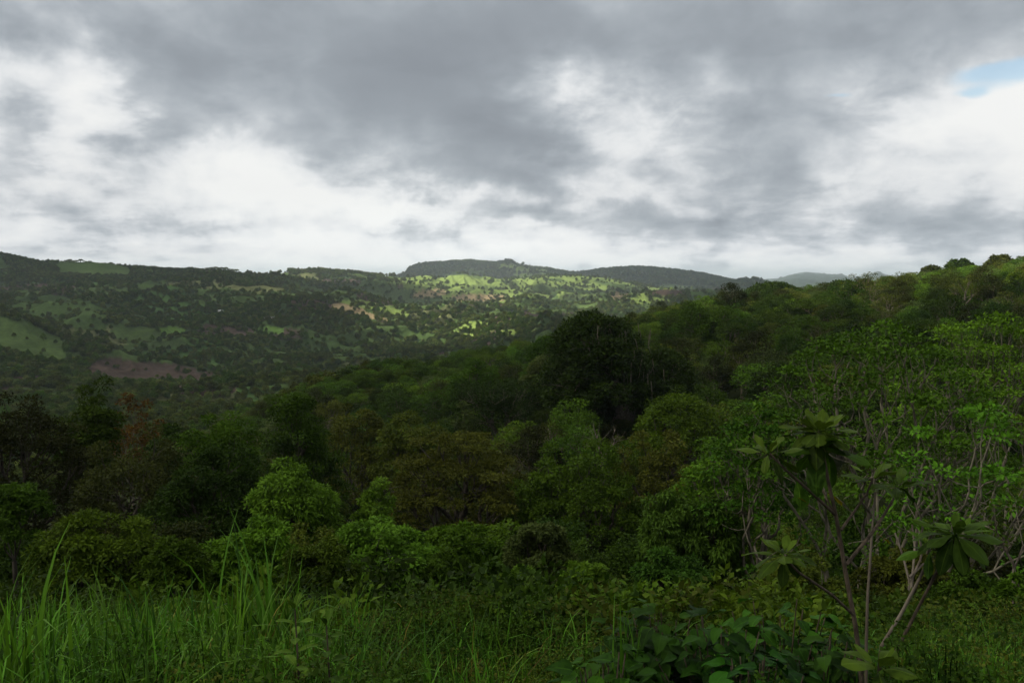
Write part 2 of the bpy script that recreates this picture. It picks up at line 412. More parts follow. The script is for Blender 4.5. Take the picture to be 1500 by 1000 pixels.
def leaves(centers, rc, n, L, Wd, rg, flat=.7, droop=.25, up=.7, shell=.55, keep_low=.35, ctint=None):
    """leaf blades scattered over clumps; returns verts, faces, tint"""
    centers = np.asarray(centers, float); k = len(centers)
    rc = np.broadcast_to(np.asarray(rc, float), (k,))
    idx = np.repeat(np.arange(k), n)
    d = norm(rg.normal(size=(len(idx), 3)))
    low = (d[:, 2] < -.15) & (rg.random(len(idx)) > keep_low)
    d[low, 2] *= -1
    rad = rc[idx] * (shell + (1.12 - shell) * rg.random(len(idx)) ** .6)
    p = centers[idx] + d * rad[:, None] * np.array([1, 1, flat])
    ax = norm(d * .8 + rg.normal(size=d.shape) * .55 + np.array([0, 0, -droop]))
    nm = norm(np.array([0, 0, 1.]) * up + d * .5 + rg.normal(size=d.shape) * .38)
    side = norm(np.cross(ax, nm)); nm = norm(np.cross(side, ax))
    ll = L * (.65 + .7 * rg.random(len(idx)))[:, None]; ww = Wd * (.7 + .6 * rg.random(len(idx)))[:, None]
    v0 = p; v1 = p + ax * ll * .45 + side * ww * .5 + nm * ll * .07
    v2 = p + ax * ll - nm * ll * .10; v3 = p + ax * ll * .45 - side * ww * .5 + nm * ll * .07
    V = np.stack([v0, v1, v2, v3], 1).reshape(-1, 3)
    b = np.arange(len(idx)) * 4
    Fc = np.stack([b, b + 1, b + 2, b + 3], 1)
    ct = rg.random(k) if ctint is None else ctint
    tint = np.clip(.45 * ct[idx] + .45 * rg.random(len(idx)) + .10 * (d[:, 2] > 0), 0, 1)
    return V, Fc, tint

class Tubes:
    def __init__(s): s.v = []; s.f = []; s.n = 0
    def path(s, pts, rad, sides=5):
        pts = np.asarray(pts, float); k = len(pts)
        rad = np.asarray(rad, float)
        tan = norm(np.gradient(pts, axis=0))
        ref = np.array([0, 0, 1.]) if abs(tan[0][2]) < .9 else np.array([1., 0, 0])
        a = norm(np.cross(tan, ref)); b = np.cross(tan, a)
        ph = np.linspace(0, 2 * np.pi, sides, endpoint=False)
        ring = pts[:, None] + rad[:, None, None] * (np.cos(ph)[None, :, None] * a[:, None] + np.sin(ph)[None, :, None] * b[:, None])
        s.v.append(ring.reshape(-1, 3))
        i = np.arange(k - 1)[:, None] * sides; j = np.arange(sides)[None]
        j2 = (j + 1) % sides
        s.f.append((np.stack([i + j, i + j2, i + j2 + sides, i + j + sides], -1).reshape(-1, 4) + s.n))
        s.n += k * sides
    def mesh(s, name, mat): return mesh_np(name, np.concatenate(s.v), np.concatenate(s.f), mat, smooth=True)

def branches(tb, pos, tips, rg, rtip, frac=.42, bow=.08, sides=5, depth=0, jit=.08, sag=0.0, prad=None):
    n = len(tips)
    r0 = rtip * n ** .5
    def seg(a, b, ra, rb, m=4):
        a = np.asarray(a); b = np.asarray(b); L = np.linalg.norm(b - a)
        t = np.linspace(0, 1, m)[:, None]
        pts = a + (b - a) * t
        off = rg.normal(size=3) * jit * L; off[2] = off[2] * .5 + bow * L
        pts = pts + np.sin(t * np.pi) * off
        tb.path(pts, np.linspace(ra, rb, m), sides)
    if prad is None: prad = r0
    if n == 1:
        seg(pos, tips[0], min(prad, r0 * 1.3), rtip * .5); return
    k = 2 if n < 5 else (3 if n < 40 else 4)
    cen = tips[rg.choice(n, k, replace=False)].astype(float)
    for _ in range(5):
        d = ((tips[:, None] - cen[None]) ** 2).sum(-1); lab = d.argmin(1)
        for j in range(k):
            if (lab == j).any(): cen[j] = tips[lab == j].mean(0)
    for j in range(k):
        sub = tips[lab == j]
        if not len(sub): continue
        if len(sub) == n:
            for t_ in sub: seg(pos, t_, rtip * 1.4, rtip * .5)
            return
        if len(sub) == 1:
            seg(pos, sub[0], rtip * 1.4, rtip * .5); continue
        node = pos + (sub.mean(0) - pos) * (frac + rg.uniform(-.06, .06)); node[2] -= sag * np.linalg.norm(node - pos)
        rr = rtip * len(sub) ** .5
        seg(pos, node, min(prad * .85, rr * 1.15), rr)
        branches(tb, node, sub, rg, rtip, frac, bow, sides, depth + 1, jit, sag, rr)

def envelope(rg, style, H, Rr, base, n):
    """clump centres; base = crown bottom height"""
    ch = H - base
    out = []
    lob = rg.uniform(0, 6.28, 6)
    while len(out) < n:
        m = n * 3
        d = norm(rg.normal(size=(m, 3)))
        az_ = np.arctan2(d[:, 1], d[:, 0])
        lump = 1 + .12 * np.sin(2 * az_ + lob[0]) + .10 * np.sin(3 * az_ + lob[1]) + .09 * np.sin(5 * az_ + lob[2] + 4 * d[:, 2])
        rf = (rg.random(m) ** .33) * .30 + .68
        inner = rg.random(m) < .18; rf[inner] *= .7
        if style == 'umbrella':
            ok = d[:, 2] > -.05
            p = np.stack([d[:, 0] * Rr * lump * rf, d[:, 1] * Rr * lump * rf, base + ch * (.25 + .75 * d[:, 2] * rf) ], 1)
        elif style == 'tall':
            ok = d[:, 2] > -.85
            p = np.stack([d[:, 0] * Rr * lump * rf, d[:, 1] * Rr * lump * rf, base + ch * .5 + ch * .5 * d[:, 2] * rf], 1)
        elif style == 'layer':
            ok = d[:, 2] > -.6
            z = base + ch * .36 + ch * .64 * d[:, 2] * rf
            st = ch / 6.5; z = np.round(z / st) * st * .75 + z * .25
            p = np.stack([d[:, 0] * Rr * lump * rf, d[:, 1] * Rr * lump * rf, z], 1)
        elif style == 'multi':
            ok = d[:, 2] > -.5
            q = rg.integers(0, 5, m); lc = np.stack([np.cos(lob[q % 6] + q * 1.256) * Rr * .5, np.sin(lob[q % 6] + q * 1.256) * Rr * .5, base + ch * (.42 + .2 * np.sin(lob[(q + 2) % 6]))], 1)
            p = lc + d * rf[:, None] * np.array([Rr * .55, Rr * .55, ch * .38])
        else:
            ok = d[:, 2] > -.55
            p = np.stack([d[:, 0] * Rr * lump * rf, d[:, 1] * Rr * lump * rf, base + ch * .38 + ch * .62 * d[:, 2] * rf * (.9 + .2 * np.sin(lob[3] + 3 * az_))], 1)
        out.extend(p[ok][:n - len(out)])
    return np.array(out)

def tree_meshes(name, rg, style, H, Rr, base, ntip, rc, nleaf, L, leafm, barkm=BARKD, wf=.5, flat=.65, trunk_h=None, rtip=None, droop=.25, up=.7, bow=.06, sub=0, lean=(0, 0), keep_low=.35, shell=.55, sides=5):
    sc = np.array([1, 1, 1.])
    tips = envelope(rg, style, H - rc * flat, Rr - rc * .6, base, ntip)
    th = trunk_h if trunk_h is not None else base * .85
    rtip = rtip if rtip is not None else max(.012, Rr * .006)
    tb = Tubes()
    r0 = rtip * len(tips) ** .5 * 1.5
    top = np.array([lean[0], lean[1], th])
    tt = np.linspace(0, 1, 6)[:, None]
    pts = np.array([0, 0, -.6]) * (1 - tt) + top * tt + np.sin(tt * np.pi) * np.append(rg.normal(size=2) * .04 * th, 0)
    tb.path(pts, np.linspace(r0 * 1.35, r0, 6), 7)
    branches(tb, top, tips, rg, rtip, bow=bow, sides=sides, prad=r0)
    trunk = tb.mesh(name + '_trunk', barkm)
    ctint = np.clip(rg.random(len(tips)), 0, 1)
    rcs = rc * (.75 + .5 * rg.random(len(tips)))
    V, Fc, T = leaves(tips, rcs, nleaf, L, L * wf, rg, flat=flat, droop=droop, up=up, ctint=ctint, keep_low=keep_low, shell=shell)
    crown = mesh_np(name + '_crown', V, Fc, leafm, tint=T)
    return trunk, crown

# ------------------------------------------------------------------ ground: fields, woods, valley
def voro(x, y, seed):
    xi = np.floor(x).astype(np.int64); yi = np.floor(y).astype(np.int64)
    f1 = np.full(len(x), 9.); f2 = np.full(len(x), 9.); cid = np.zeros(len(x))
    def h(a, b, s):
        n = (a * 73856093 + b * 19349663 + s * 83492791 + seed * 7919) & 0xFFFFFFFF
        n = ((n ^ (n >> 13)) * 1274126177) & 0xFFFFFFFF
        return ((n ^ (n >> 16)) & 0xFFFF) / 65535.0
    for i in (-1, 0, 1):
        for j in (-1, 0, 1):
            a = xi + i; b = yi + j
            d = np.maximum(np.abs(a + .15 + .7 * h(a, b, 1) - x), np.abs(b + .15 + .7 * h(a, b, 2) - y)) * .6 + .4 * np.hypot(a + .15 + .7 * h(a, b, 1) - x, b + .15 + .7 * h(a, b, 2) - y)
            c = h(a, b, 3)
            n1 = d < f1
            f2 = np.where(n1, f1, np.minimum(f2, d)); cid = np.where(n1, c, cid); f1 = np.where(n1, d, f1)
    return f1, f2, cid
PASTURE = (.052, .080, .024); LIT_PASTURE = (.120, .165, .042); DARKG = (.042, .068, .020); PLOUGH = (.060, .043, .034); TAN = (.20, .155, .085); WOOD = (.030, .050, .016)  # the palest pasture green also carries sunlight of the sun patches in its colour
# (u, v, half width, half height, slope, colour, trees kept there)
PATCH = [
 (235, 552, 105, 20, .14, PLOUGH, .05), (330, 484, 40, 9, .06, PLOUGH, .12), (415, 489, 38, 8, .06, PLOUGH, .1), (60, 425, 60, 10, -.02, PLOUGH, .25),
 (200, 489, 40, 10, .03, PASTURE, .04), (255, 487, 22, 7, .15, (.08,.14,.03), .05), (230, 505, 45, 9, -.12, PASTURE, .08), (90, 455, 70, 22, .2, DARKG, .1), (30, 495, 70, 22, .35, PASTURE, .05),
 (150, 425, 45, 7, .02, PASTURE, .12), (395, 484, 20, 6, 0, (.08,.14,.03), .05), (330, 440, 60, 8, .05, PASTURE, .3), (370, 525, 50, 8, .2, PASTURE, .25),
 (512, 452, 26, 6, .22, TAN, .05), (545, 463, 25, 4, .3, TAN, .1), (530, 445, 70, 6, .25, LIT_PASTURE, .1), (585, 432, 40, 9, .1, PASTURE, .1), (480, 430, 45, 7, .1, PASTURE, .3), (500, 412, 30, 4, 0, PLOUGH, .1),
 (674, 407, 20, 7, .1, LIT_PASTURE, .0), (690, 418, 30, 11, .15, LIT_PASTURE, .0), (664, 429, 24, 7, -.2, LIT_PASTURE, .0), (700, 429, 22, 6, .1, LIT_PASTURE, .0), (645, 413, 14, 5, -.3, LIT_PASTURE, .05), (735, 418, 14, 5, .2, LIT_PASTURE, .2), (760, 425, 22, 4, .1, LIT_PASTURE, .15), (860, 420, 20, 4, .1, LIT_PASTURE, .15), (820, 417, 22, 5, .1, LIT_PASTURE, .1), (780, 432, 26, 4, .1, LIT_PASTURE, .15), (850, 436, 26, 4, -.1, LIT_PASTURE, .15), (620, 418, 22, 5, .1, LIT_PASTURE, .15), (595, 412, 24, 4, .05, LIT_PASTURE, .15), (740, 440, 26, 4, .1, LIT_PASTURE, .2), (940, 431, 20, 4, .1, LIT_PASTURE, .2), (900, 412, 14, 3, .2, LIT_PASTURE, .1), (630, 430, 24, 6, -.1, TAN, .1), (700, 436, 40, 5, 0, TAN, .25), (615, 447, 30, 5, 0, PASTURE, .1),
 (775, 412, 30, 5, -.1, LIT_PASTURE, .12), (790, 404, 40, 4, 0, LIT_PASTURE, .15), (850, 408, 24, 4, 0, LIT_PASTURE, .15), (830, 448, 60, 10, -.08, PASTURE, .08), (770, 446, 26, 8, 0, PASTURE, .15), (730, 455, 30, 6, 0, PASTURE, .25),
 (906, 433, 15, 6, 0, TAN, .1), (980, 428, 26, 5, 0, PLOUGH, .05), (985, 421, 30, 3, 0, LIT_PASTURE, .05), (925, 424, 20, 5, 0, PASTURE, .3), (950, 440, 30, 5, 0, LIT_PASTURE, .3), (800, 471, 50, 5, -.1, DARKG, .3),
 (765, 394, 40, 5, .12, LIT_PASTURE, .1), (690, 398, 40, 5, 0, PASTURE, .3), (640, 396, 25, 5, 0, PASTURE, .4), (700, 478, 30, 7, 0, LIT_PASTURE, .35), (760, 484, 30, 5, -.1, LIT_PASTURE, .35), (680, 490, 22, 4, .1, LIT_PASTURE, .35), (140, 388, 62, 8, 0, DARKG, .1), (600, 490, 40, 6, .1, DARKG, .4), (480, 500, 40, 9, .2, DARKG, .35), (430, 545, 30, 10, 0, PASTURE, .4),
]
def landuse(x, y, z):
    r = np.hypot(x, y)
    u, v = project(x, y, z)
    wx = (fbm(x / 130, y / 130, 3, 61) - .5) * 110; wy = (fbm(x / 130, y / 130, 3, 62) - .5) * 110
    f1, f2, cid = voro((x + wx) / 118, (y + wy) / 150, 1)
    edge = (f2 - f1) < .07
    pal = np.array([PASTURE, DARKG, PASTURE, DARKG, PLOUGH, (.10, .11, .045), WOOD, DARKG, PASTURE, (.06, .11, .03)])
    col = pal[np.minimum((cid * 10).astype(int), 9)]
    wn = fbm(x / 330, y / 330, 4, 71) * .6 + fbm(x / 90, y / 90, 3, 72) * .4
    dens = np.clip((wn - .45) * 24, .012, 1)                      # wooded where high
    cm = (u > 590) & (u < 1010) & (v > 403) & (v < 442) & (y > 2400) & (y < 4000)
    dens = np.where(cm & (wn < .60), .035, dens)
    col = np.where((cm & (cid > .35))[:, None], np.array(LIT_PASTURE) * .9, col)  # sun pool on the middle hills strengthened by lighter field colour
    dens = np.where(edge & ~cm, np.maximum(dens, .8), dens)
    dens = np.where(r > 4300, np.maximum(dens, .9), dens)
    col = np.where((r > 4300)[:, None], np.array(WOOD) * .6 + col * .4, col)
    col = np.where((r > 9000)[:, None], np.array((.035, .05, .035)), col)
    infront = y > 600
    wob = (fbm(x / 45, y / 45, 3, 77) - .5) * 1.1
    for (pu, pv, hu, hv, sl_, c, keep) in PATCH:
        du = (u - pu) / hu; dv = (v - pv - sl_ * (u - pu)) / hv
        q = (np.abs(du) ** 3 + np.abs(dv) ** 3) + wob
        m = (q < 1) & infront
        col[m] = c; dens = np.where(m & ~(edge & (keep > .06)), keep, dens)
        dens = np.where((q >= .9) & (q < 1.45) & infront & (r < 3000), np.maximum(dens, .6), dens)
    low = (r > 560) & (r < 1080) & (u < 560)
    dens = np.where(low, np.maximum(dens, .75), dens)
    m = (u > 635) & (u < 830) & (v > 466) & (v < 505) & infront
    dens = np.where(m, np.maximum(dens, .8), dens)
    return col, dens
def build_ground():
    th = np.concatenate([np.arange(-36.5, 36.51, .066), np.arange(38, 180, 3), np.arange(-180, -37, 3)])
    th = np.sort(np.radians(th))
    rr = [0.02, .3]
    while rr[-1] < 30000:
        r = rr[-1]
        rr.append(r * (1.06 if r < 3 else 1.022 if r < 620 else 1.0036 if r < 3900 else 1.009 if r < 7500 else 1.02))
    rr = np.array(rr)
    nt_, nr = len(th), len(rr)
    x = (np.sin(th)[None] * rr[:, None]).ravel(); y = (np.cos(th)[None] * rr[:, None]).ravel()
    z = height(x, y)
    col = np.empty((len(x), 3))
    for s in range(0, len(x), 300000):
        c, d = landuse(x[s:s+300000], y[s:s+300000], z[s:s+300000])
        n = fbm(x[s:s+300000] / 25, y[s:s+300000] / 25, 3, 88)[:, None]
        c = c * (.7 + .6 * n)
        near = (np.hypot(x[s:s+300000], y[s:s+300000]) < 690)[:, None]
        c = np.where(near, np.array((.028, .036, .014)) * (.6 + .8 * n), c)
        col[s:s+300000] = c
    col = np.concatenate([col, np.ones((len(col), 1))], 1)
    i = np.arange(nr - 1)[:, None]; j = np.arange(nt_)[None]
    j2 = (j + 1) % nt_
    f = np.stack(np.broadcast_arrays(i * nt_ + j, (i + 1) * nt_ + j, (i + 1) * nt_ + j2, i * nt_ + j2), -1).reshape(-1, 4)
    m, t = new_mat('ground_surface'); L = t.links
    at = t.nodes.new('ShaderNodeAttribute'); at.attribute_name = 'field'
    tcn = t.nodes.new('ShaderNodeTexCoord')
    n1 = t.nodes.new('ShaderNodeTexNoise'); L.new(tcn.outputs['Object'], n1.inputs['Vector']); n1.inputs['Scale'].default_value = .16; n1.inputs['Detail'].default_value = 8; n1.inputs['Roughness'].default_value = .65
    mr_ = t.nodes.new('ShaderNodeMapRange'); L.new(n1.outputs['Fac'], mr_.inputs[0]); mr_.inputs[1].default_value = .3; mr_.inputs[2].default_value = .7; mr_.inputs[3].default_value = .65; mr_.inputs[4].default_value = 1.35
    hs = t.nodes.new('ShaderNodeHueSaturation'); L.new(at.outputs['Color'], hs.inputs['Color']); L.new(mr_.outputs[0], hs.inputs['Value'])
    b = t.nodes.new('ShaderNodeBsdfDiffuse'); L.new(hs.outputs[0], b.inputs['Color'])
    bu = t.nodes.new('ShaderNodeBump'); bu.inputs['Strength'].default_value = .6; bu.inputs['Distance'].default_value = 1.5
    L.new(n1.outputs['Fac'], bu.inputs['Height']); L.new(bu.outputs[0], b.inputs['Normal'])
    o = t.nodes.new('ShaderNodeOutputMaterial'); L.new(b.outputs[0], o.inputs[0])
    g = link('ground', mesh_np('ground', np.stack([x, y, z], 1), f, m, smooth=True, col=col))
    g['kind'] = 'structure'; g['label'] = 'valley terrain with patchwork fields and distant mountains'
build_ground()

# ------------------------------------------------------------------ scattering by instances (only for uncountable masses)
def scatter(name, label, cat, sources, x, y, z, scale, rz, idx, tilt=None):
    """one object that instances several source meshes on points"""
    col = bpy.data.collections.new(name + '_sources')
    for i, me in enumerate(sources):
        o = bpy.data.objects.new('%s_source_%02d' % (name, i), me); col.objects.link(o)
    me = bpy.data.meshes.new(name)
    me.vertices.add(len(x)); me.vertices.foreach_set('co', np.stack([x, y, z], 1).astype(np.float32).ravel())
    for nme, arr, ty in (('iscale', scale, 'FLOAT'), ('irot', rz, 'FLOAT'), ('iidx', idx, 'INT')):
        a = me.attributes.new(nme, ty, 'POINT'); a.data.foreach_set('value', np.asarray(arr, np.int32 if ty == 'INT' else np.float32))
    for m_ in sources[0].materials: me.materials.append(m_)
    o = link(name, me)
    o['kind'] = 'stuff'; o['label'] = label; o['category'] = cat
    ng = bpy.data.node_groups.new(name, 'GeometryNodeTree')
    ng.interface.new_socket('Geometry', in_out='INPUT', socket_type='NodeSocketGeometry')
    ng.interface.new_socket('Geometry', in_out='OUTPUT', socket_type='NodeSocketGeometry')
    N = ng.nodes.new; L = ng.links
    gi = N('NodeGroupInput'); go = N('NodeGroupOutput')
    m2p = N('GeometryNodeMeshToPoints'); L.new(gi.outputs[0], m2p.inputs[0])
    ci = N('GeometryNodeCollectionInfo'); ci.inputs['Collection'].default_value = col
    ci.inputs['Separate Children'].default_value = True; ci.inputs['Reset Children'].default_value = True
    ip = N('GeometryNodeInstanceOnPoints'); L.new(m2p.outputs[0], ip.inputs['Points']); L.new(ci.outputs[0], ip.inputs['Instance'])
    ip.inputs['Pick Instance'].default_value = True
    def attr(nm, ty):
        a = N('GeometryNodeInputNamedAttribute'); a.data_type = ty; a.inputs['Name'].default_value = nm
        return a.outputs['Attribute']
    L.new(attr('iidx', 'INT'), ip.inputs['Instance Index'])
    cx = N('ShaderNodeCombineXYZ'); L.new(attr('irot', 'FLOAT'), cx.inputs[2])
    L.new(cx.outputs[0], ip.inputs['Rotation']); L.new(attr('iscale', 'FLOAT'), ip.inputs['Scale'])
    L.new(ip.outputs[0], go.inputs[0])
    md = o.modifiers.new('scatter', 'NODES'); md.node_group = ng
    return o

# ------------------------------------------------------------------ distant woodland on the valley sides
def small_tree(name, rg, H, Rr, mat, style='round', n=26, L=1.3):
    tips = envelope(rg, style, H - 1.0, Rr - 1.0, H * .25, n)
    V, Fc, T = leaves(tips, 1.5, 34, L, L * .75, rg, flat=.75, droop=.1, up=.9, ctint=rg.random(n))
    tb = Tubes(); tb.path([(0, 0, -1.5), (0, .1, H * .3), (.2, 0, H * .7)], [.35, .3, .1], 5)
    tv, tf = np.concatenate(tb.v), np.concatenate(tb.f)
    me = mesh_np(name, np.concatenate([V, tv]), np.concatenate([Fc, tf + len(V)]), mat, tint=np.concatenate([T, np.zeros(len(tf))]))
    return me
FAR_SRC = [small_tree('woodland_tree_%d' % i, rng, 9 + 2 * (i % 3), 4.2 + .7 * (i % 3), MT[k], st) for i, (k, st) in enumerate(
    [('far', 'round'), ('far', 'umbrella'), ('mid', 'round'), ('far', 'multi'), ('mid', 'round'), ('olive', 'umbrella'), ('far', 'tall'), ('grey', 'round')])]
def far_points():
    xs = []; ys = []; sc = []
    for (y0, y1, sp, s) in ((290, 600, 6.5, .7), (600, 1500, 6.0, .66), (1500, 2600, 7, .72), (2600, 4300, 10, .95), (4300, 7000, 17, 1.5)):
        n = int((y1 - y0) * (y1 + y0) * .70 / sp ** 2)
        y = np.sqrt(rng.random(n) * (y1 * y1 - y0 * y0) + y0 * y0); u = rng.uniform(-60, 1560 if y0 < 2000 else 1180, n)
        x = (u - 750) / F * y
        z = height(x, y)
        uu, vv = project(x, y, z)
        _, d = landuse(x, y, z)
        # skip what lies on slopes turned away, behind a crest
        zb = height(x * .985, y * .985)
        hid = (z / y - zb / (y * .985)) < -.006
        right = (uu > 1010) & (y < 4300)
        crest = (np.abs(y - np.interp(uu, UK, Y_P)) < 130) & (((uu > 86) & (uu < 190)) | ((uu > 298) & (uu < 360)))
        d = np.where(crest, 0, d)
        if y0 < 500: d = np.where(uu < 545, 1, 0); hid = hid & False
        k = (rng.random(n) < d) & ~hid & ~(right & (rng.random(n) < .9))
        xs.append(x[k]); ys.append(y[k]); sc.append(s * rng.uniform(.6, 1.35, k.sum()))
    x = np.concatenate(xs); y = np.concatenate(ys); s = np.concatenate(sc)
    return x, y, height(x, y), s
fx, fy, fz, fs = far_points()
print('far trees', len(fx))
kk = fbm(fx / 120, fy / 120, 2, 99)
fidx = (np.clip((kk - .2) / .6, 0, .999) * 8 + rng.uniform(-2, 2, len(fx))).astype(int) % 8
scatter('distant_woodland', 'woodland and field hedgerows covering the far valley sides and mountain', 'woodland', FAR_SRC, fx, fy, fz - .5, fs, rng.uniform(0, 6.28, len(fx)), fidx)

# trees standing against the sky on the left-hand ridge
def ridge_trees():
    tr, cr_ = tree_meshes('ridge_tree', rng, 'umbrella', 11, 7.5, 6.5, 26, 1.5, 60, 1.0, MT['far'], BARKD, rtip=.09, flat=.45)
    tr2, cr2 = tree_meshes('ridge_tree_round', rng, 'round', 10, 4.6, 2.5, 24, 1.4, 60, 1.0, MT['far'], BARKD, rtip=.08, flat=.7)
    spec = [(u, 0, .7 + .25 * (i % 3), 'crest') for i, u in enumerate((92, 97, 103, 108, 113, 119, 125))] + [(132, 1, .9, 'crest'), (181, 0, .65, 'lone')] + \
           [(305 + 5.2 * i, 0, 1.05 + .12 * (i % 3), 'grove') for i in range(9)] + [(303, 1, 1.3, 'grove'), (352, 1, 1., 'grove')] + \
           [(399, 1, 1.3, 'pass'), (406, 1, 1.1, 'pass'), (462, 0, 1.0, 'knoll'), (469, 0, 1.25, 'knoll'), (476, 0, 1.1, 'knoll'), (455, 1, 1., 'knoll')] + \
           [(200, 1, .9, 'dip'), (222, 1, 1., 'dip'), (228, 0, .9, 'dip'), (236, 1, 1.1, 'dip'), (243, 0, .9, 'dip'), (555, 1, 1.1, 'end'), (571, 1, 1.0, 'end')]
    LB = {'crest': ('small tree in the spaced row on the leftmost grassy crest of the left ridge', 'trees spaced along the leftmost crest'),
          'lone': ('tiny lone tree on the right shoulder of the leftmost grassy crest', None),
          'grove': ('flat-topped tree in the sunlit grove on the skyline in the middle of the left ridge', 'flat-topped grove on the left ridge skyline'),
          'pass': ('dark round tree on the skyline just right of the dip after the flat-topped grove', 'trees right of the skyline dip'),
          'knoll': ('umbrella-shaped tree on the small knoll right of the skyline dip', 'trees on the skyline knoll'),
          'dip': ('low dark tree on the skyline between the grassy crest and the flat-topped grove', 'low trees along the left skyline'),
          'end': ('isolated small tree on the right end of the left ridge before the blue mountain', 'isolated trees at the end of the left ridge')}
    for u, k, s, g in spec:
        Yd = float(np.interp(u, UK, Y_P)) - 6
        p = P(u, 400, Yd); z = hz(p.x, Yd)
        t = thing('ridge_tree', LB[g][0], 'tree', (p.x, Yd, z - 2.2), LB[g][1], rz=rng.uniform(0, 6))
        t.scale = (s * 1.15, s * 1.15, s * 1.05)
        link('trunk', (tr, tr2)[k], t); link('crown', (cr_, cr2)[k], t)
ridge_trees()

# three small farmhouses among the trees of the valley side
def farmhouse(u, Y, label, s=1.):
    x = (u - 750) / F * Y; z = hz(x, Y)
    t = thing('farmhouse', label, 'house', (x, Y, z + .2), rz=rng.uniform(-.6, .6))
    m, tt = new_mat('limewashed_wall'); b = tt.nodes.new('ShaderNodeBsdfPrincipled'); b.inputs['Base Color'].default_value = (.6, .57, .5, 1); b.inputs['Roughness'].default_value = .9
    o = tt.nodes.new('ShaderNodeOutputMaterial'); tt.links.new(b.outputs[0], o.inputs[0])
    m2, t2 = new_mat('metal_roof'); b = t2.nodes.new('ShaderNodeBsdfPrincipled'); b.inputs['Base Color'].default_value = (.42, .42, .42, 1); b.inputs['Roughness'].default_value = .5
    o = t2.nodes.new('ShaderNodeOutputMaterial'); t2.links.new(b.outputs[0], o.inputs[0])
    w, d, h = 5 * s, 3.2 * s, 3.2 * s
    v = np.array([(-w, -d, -2), (w, -d, -2), (w, d, -2), (-w, d, -2), (-w, -d, h), (w, -d, h), (w, d, h), (-w, d, h), (-w, 0, h + 1.7), (w, 0, h + 1.7)])
    q = np.array([(0, 1, 5, 4), (2, 3, 7, 6), (1, 2, 6, 5), (3, 0, 4, 7)]); tri = np.array([(4, 7, 8), (5, 9, 6)])
    link('wall', mesh_np('wall', v, [q, tri], m), t)
    e = .5
    rv = np.array([(-w - e, -d - e, h - .25), (w + e, -d - e, h - .25), (w + e, 0, h + 1.85), (-w - e, 0, h + 1.85), (-w - e, d + e, h - .25), (w + e, d + e, h - .25)])
    rv = np.concatenate([rv, rv + np.array([0, 0, .15])])
    rf = np.array([(0, 3, 2, 1), (3, 4, 5, 2), (6, 7, 8, 9), (9, 8, 11, 10), (0, 1, 7, 6), (4, 10, 11, 5), (1, 2, 8, 7), (2, 5, 11, 8), (0, 6, 9, 3), (3, 9, 10, 4)])
    link('roof', mesh_np('roof', rv, rf, m2), t)
    dm, td = new_mat('dark_door'); b = td.nodes.new('ShaderNodeBsdfPrincipled'); b.inputs['Base Color'].default_value = (.05, .035, .03, 1)
    o = td.nodes.new('ShaderNodeOutputMaterial'); td.links.new(b.outputs[0], o.inputs[0])
    dv = np.array([(-.5, -d - .06, -.5), (.5, -d - .06, -.5), (.5, -d - .06, 1.9), (-.5, -d - .06, 1.9), (-.5, -d, -.5), (.5, -d, -.5), (.5, -d, 1.9), (-.5, -d, 1.9)])
    link('door', mesh_np('door', dv, np.array([(0, 1, 2, 3), (0, 3, 7, 4), (1, 5, 6, 2), (3, 2, 6, 7), (4, 7, 6, 5)]), dm), t)
def y_at(u, v):           # first distance at which the ground is seen at row v
    y = np.arange(640, 3600, 4.); x = (u - 750) / F * y
    _, vv = project(x, y, height(x, y))
    mn = np.minimum.accumulate(vv)
    i = np.argmax(mn <= v)
    return y[i]
farmhouse(323, y_at(323, 458), 'tiny pale farmhouse in the woods high on the left valley side')
farmhouse(389, y_at(389, 467), 'left one of two tiny white farmhouses above the brown ploughed fields')
farmhouse(400, y_at(400, 467), 'right one of two tiny white farmhouses above the brown ploughed fields', .9)

# ------------------------------------------------------------------ forest on the near spur and right-hand hillside
def make_variants():
    spec = [  # key, material, style, H, R, base, tips, clump r, leaves per clump, leaf length
     ('round_dark', 'dark', 'round', 13, 5.6, 4.0, 60, 1.15, 85, .42), ('round_mid', 'mid', 'round', 12.5, 5.4, 3.6, 60, 1.1, 85, .42),
     ('multi_mid', 'mid', 'multi', 13.5, 6.4, 4.5, 70, 1.05, 80, .42), ('umbrella_light', 'light', 'umbrella', 12.0, 6.6, 6.5, 64, 1.0, 80, .40),
     ('layer_olive', 'olive', 'layer', 12.5, 5.8, 3.8, 70, 1.0, 75, .42), ('tall_dark', 'dark', 'tall', 15, 4.6, 3.0, 64, 1.1, 85, .42),
     ('round_grey', 'grey', 'round', 12, 5.2, 3.5, 56, 1.1, 75, .42), ('multi_dark', 'deep', 'multi', 14, 6.2, 4.2, 66, 1.15, 80, .44),
     ('sparse_olive', 'olive', 'umbrella', 13.5, 5.6, 6.0, 46, .8, 42, .36), ('round_light', 'light', 'round', 11.5, 5.2, 3.5, 56, 1.1, 80, .42)]
    out = {}
    for k, m, st, H, Rr, b, nt2, rc, nl, L in spec:
        out[k] = tree_meshes(k, rng, st, H, Rr, b, nt2, rc, nl, L, MT[m], BARK, wf=.6, flat=.75, rtip=.05 if 'sparse' in k else .04, sides=4) + (H, Rr)
    return out
VAR = make_variants()
KEYS = list(VAR)
DESC = {'round_dark': 'dark green round-crowned', 'round_mid': 'mid green round-crowned', 'multi_mid': 'mid green many-lobed', 'umbrella_light': 'light green flat-topped',
        'layer_olive': 'olive tiered', 'tall_dark': 'tall narrow dark green', 'round_grey': 'greyish green round', 'multi_dark': 'brownish dark lobed', 'sparse_olive': 'thin olive open-branched', 'round_light': 'light green round'}
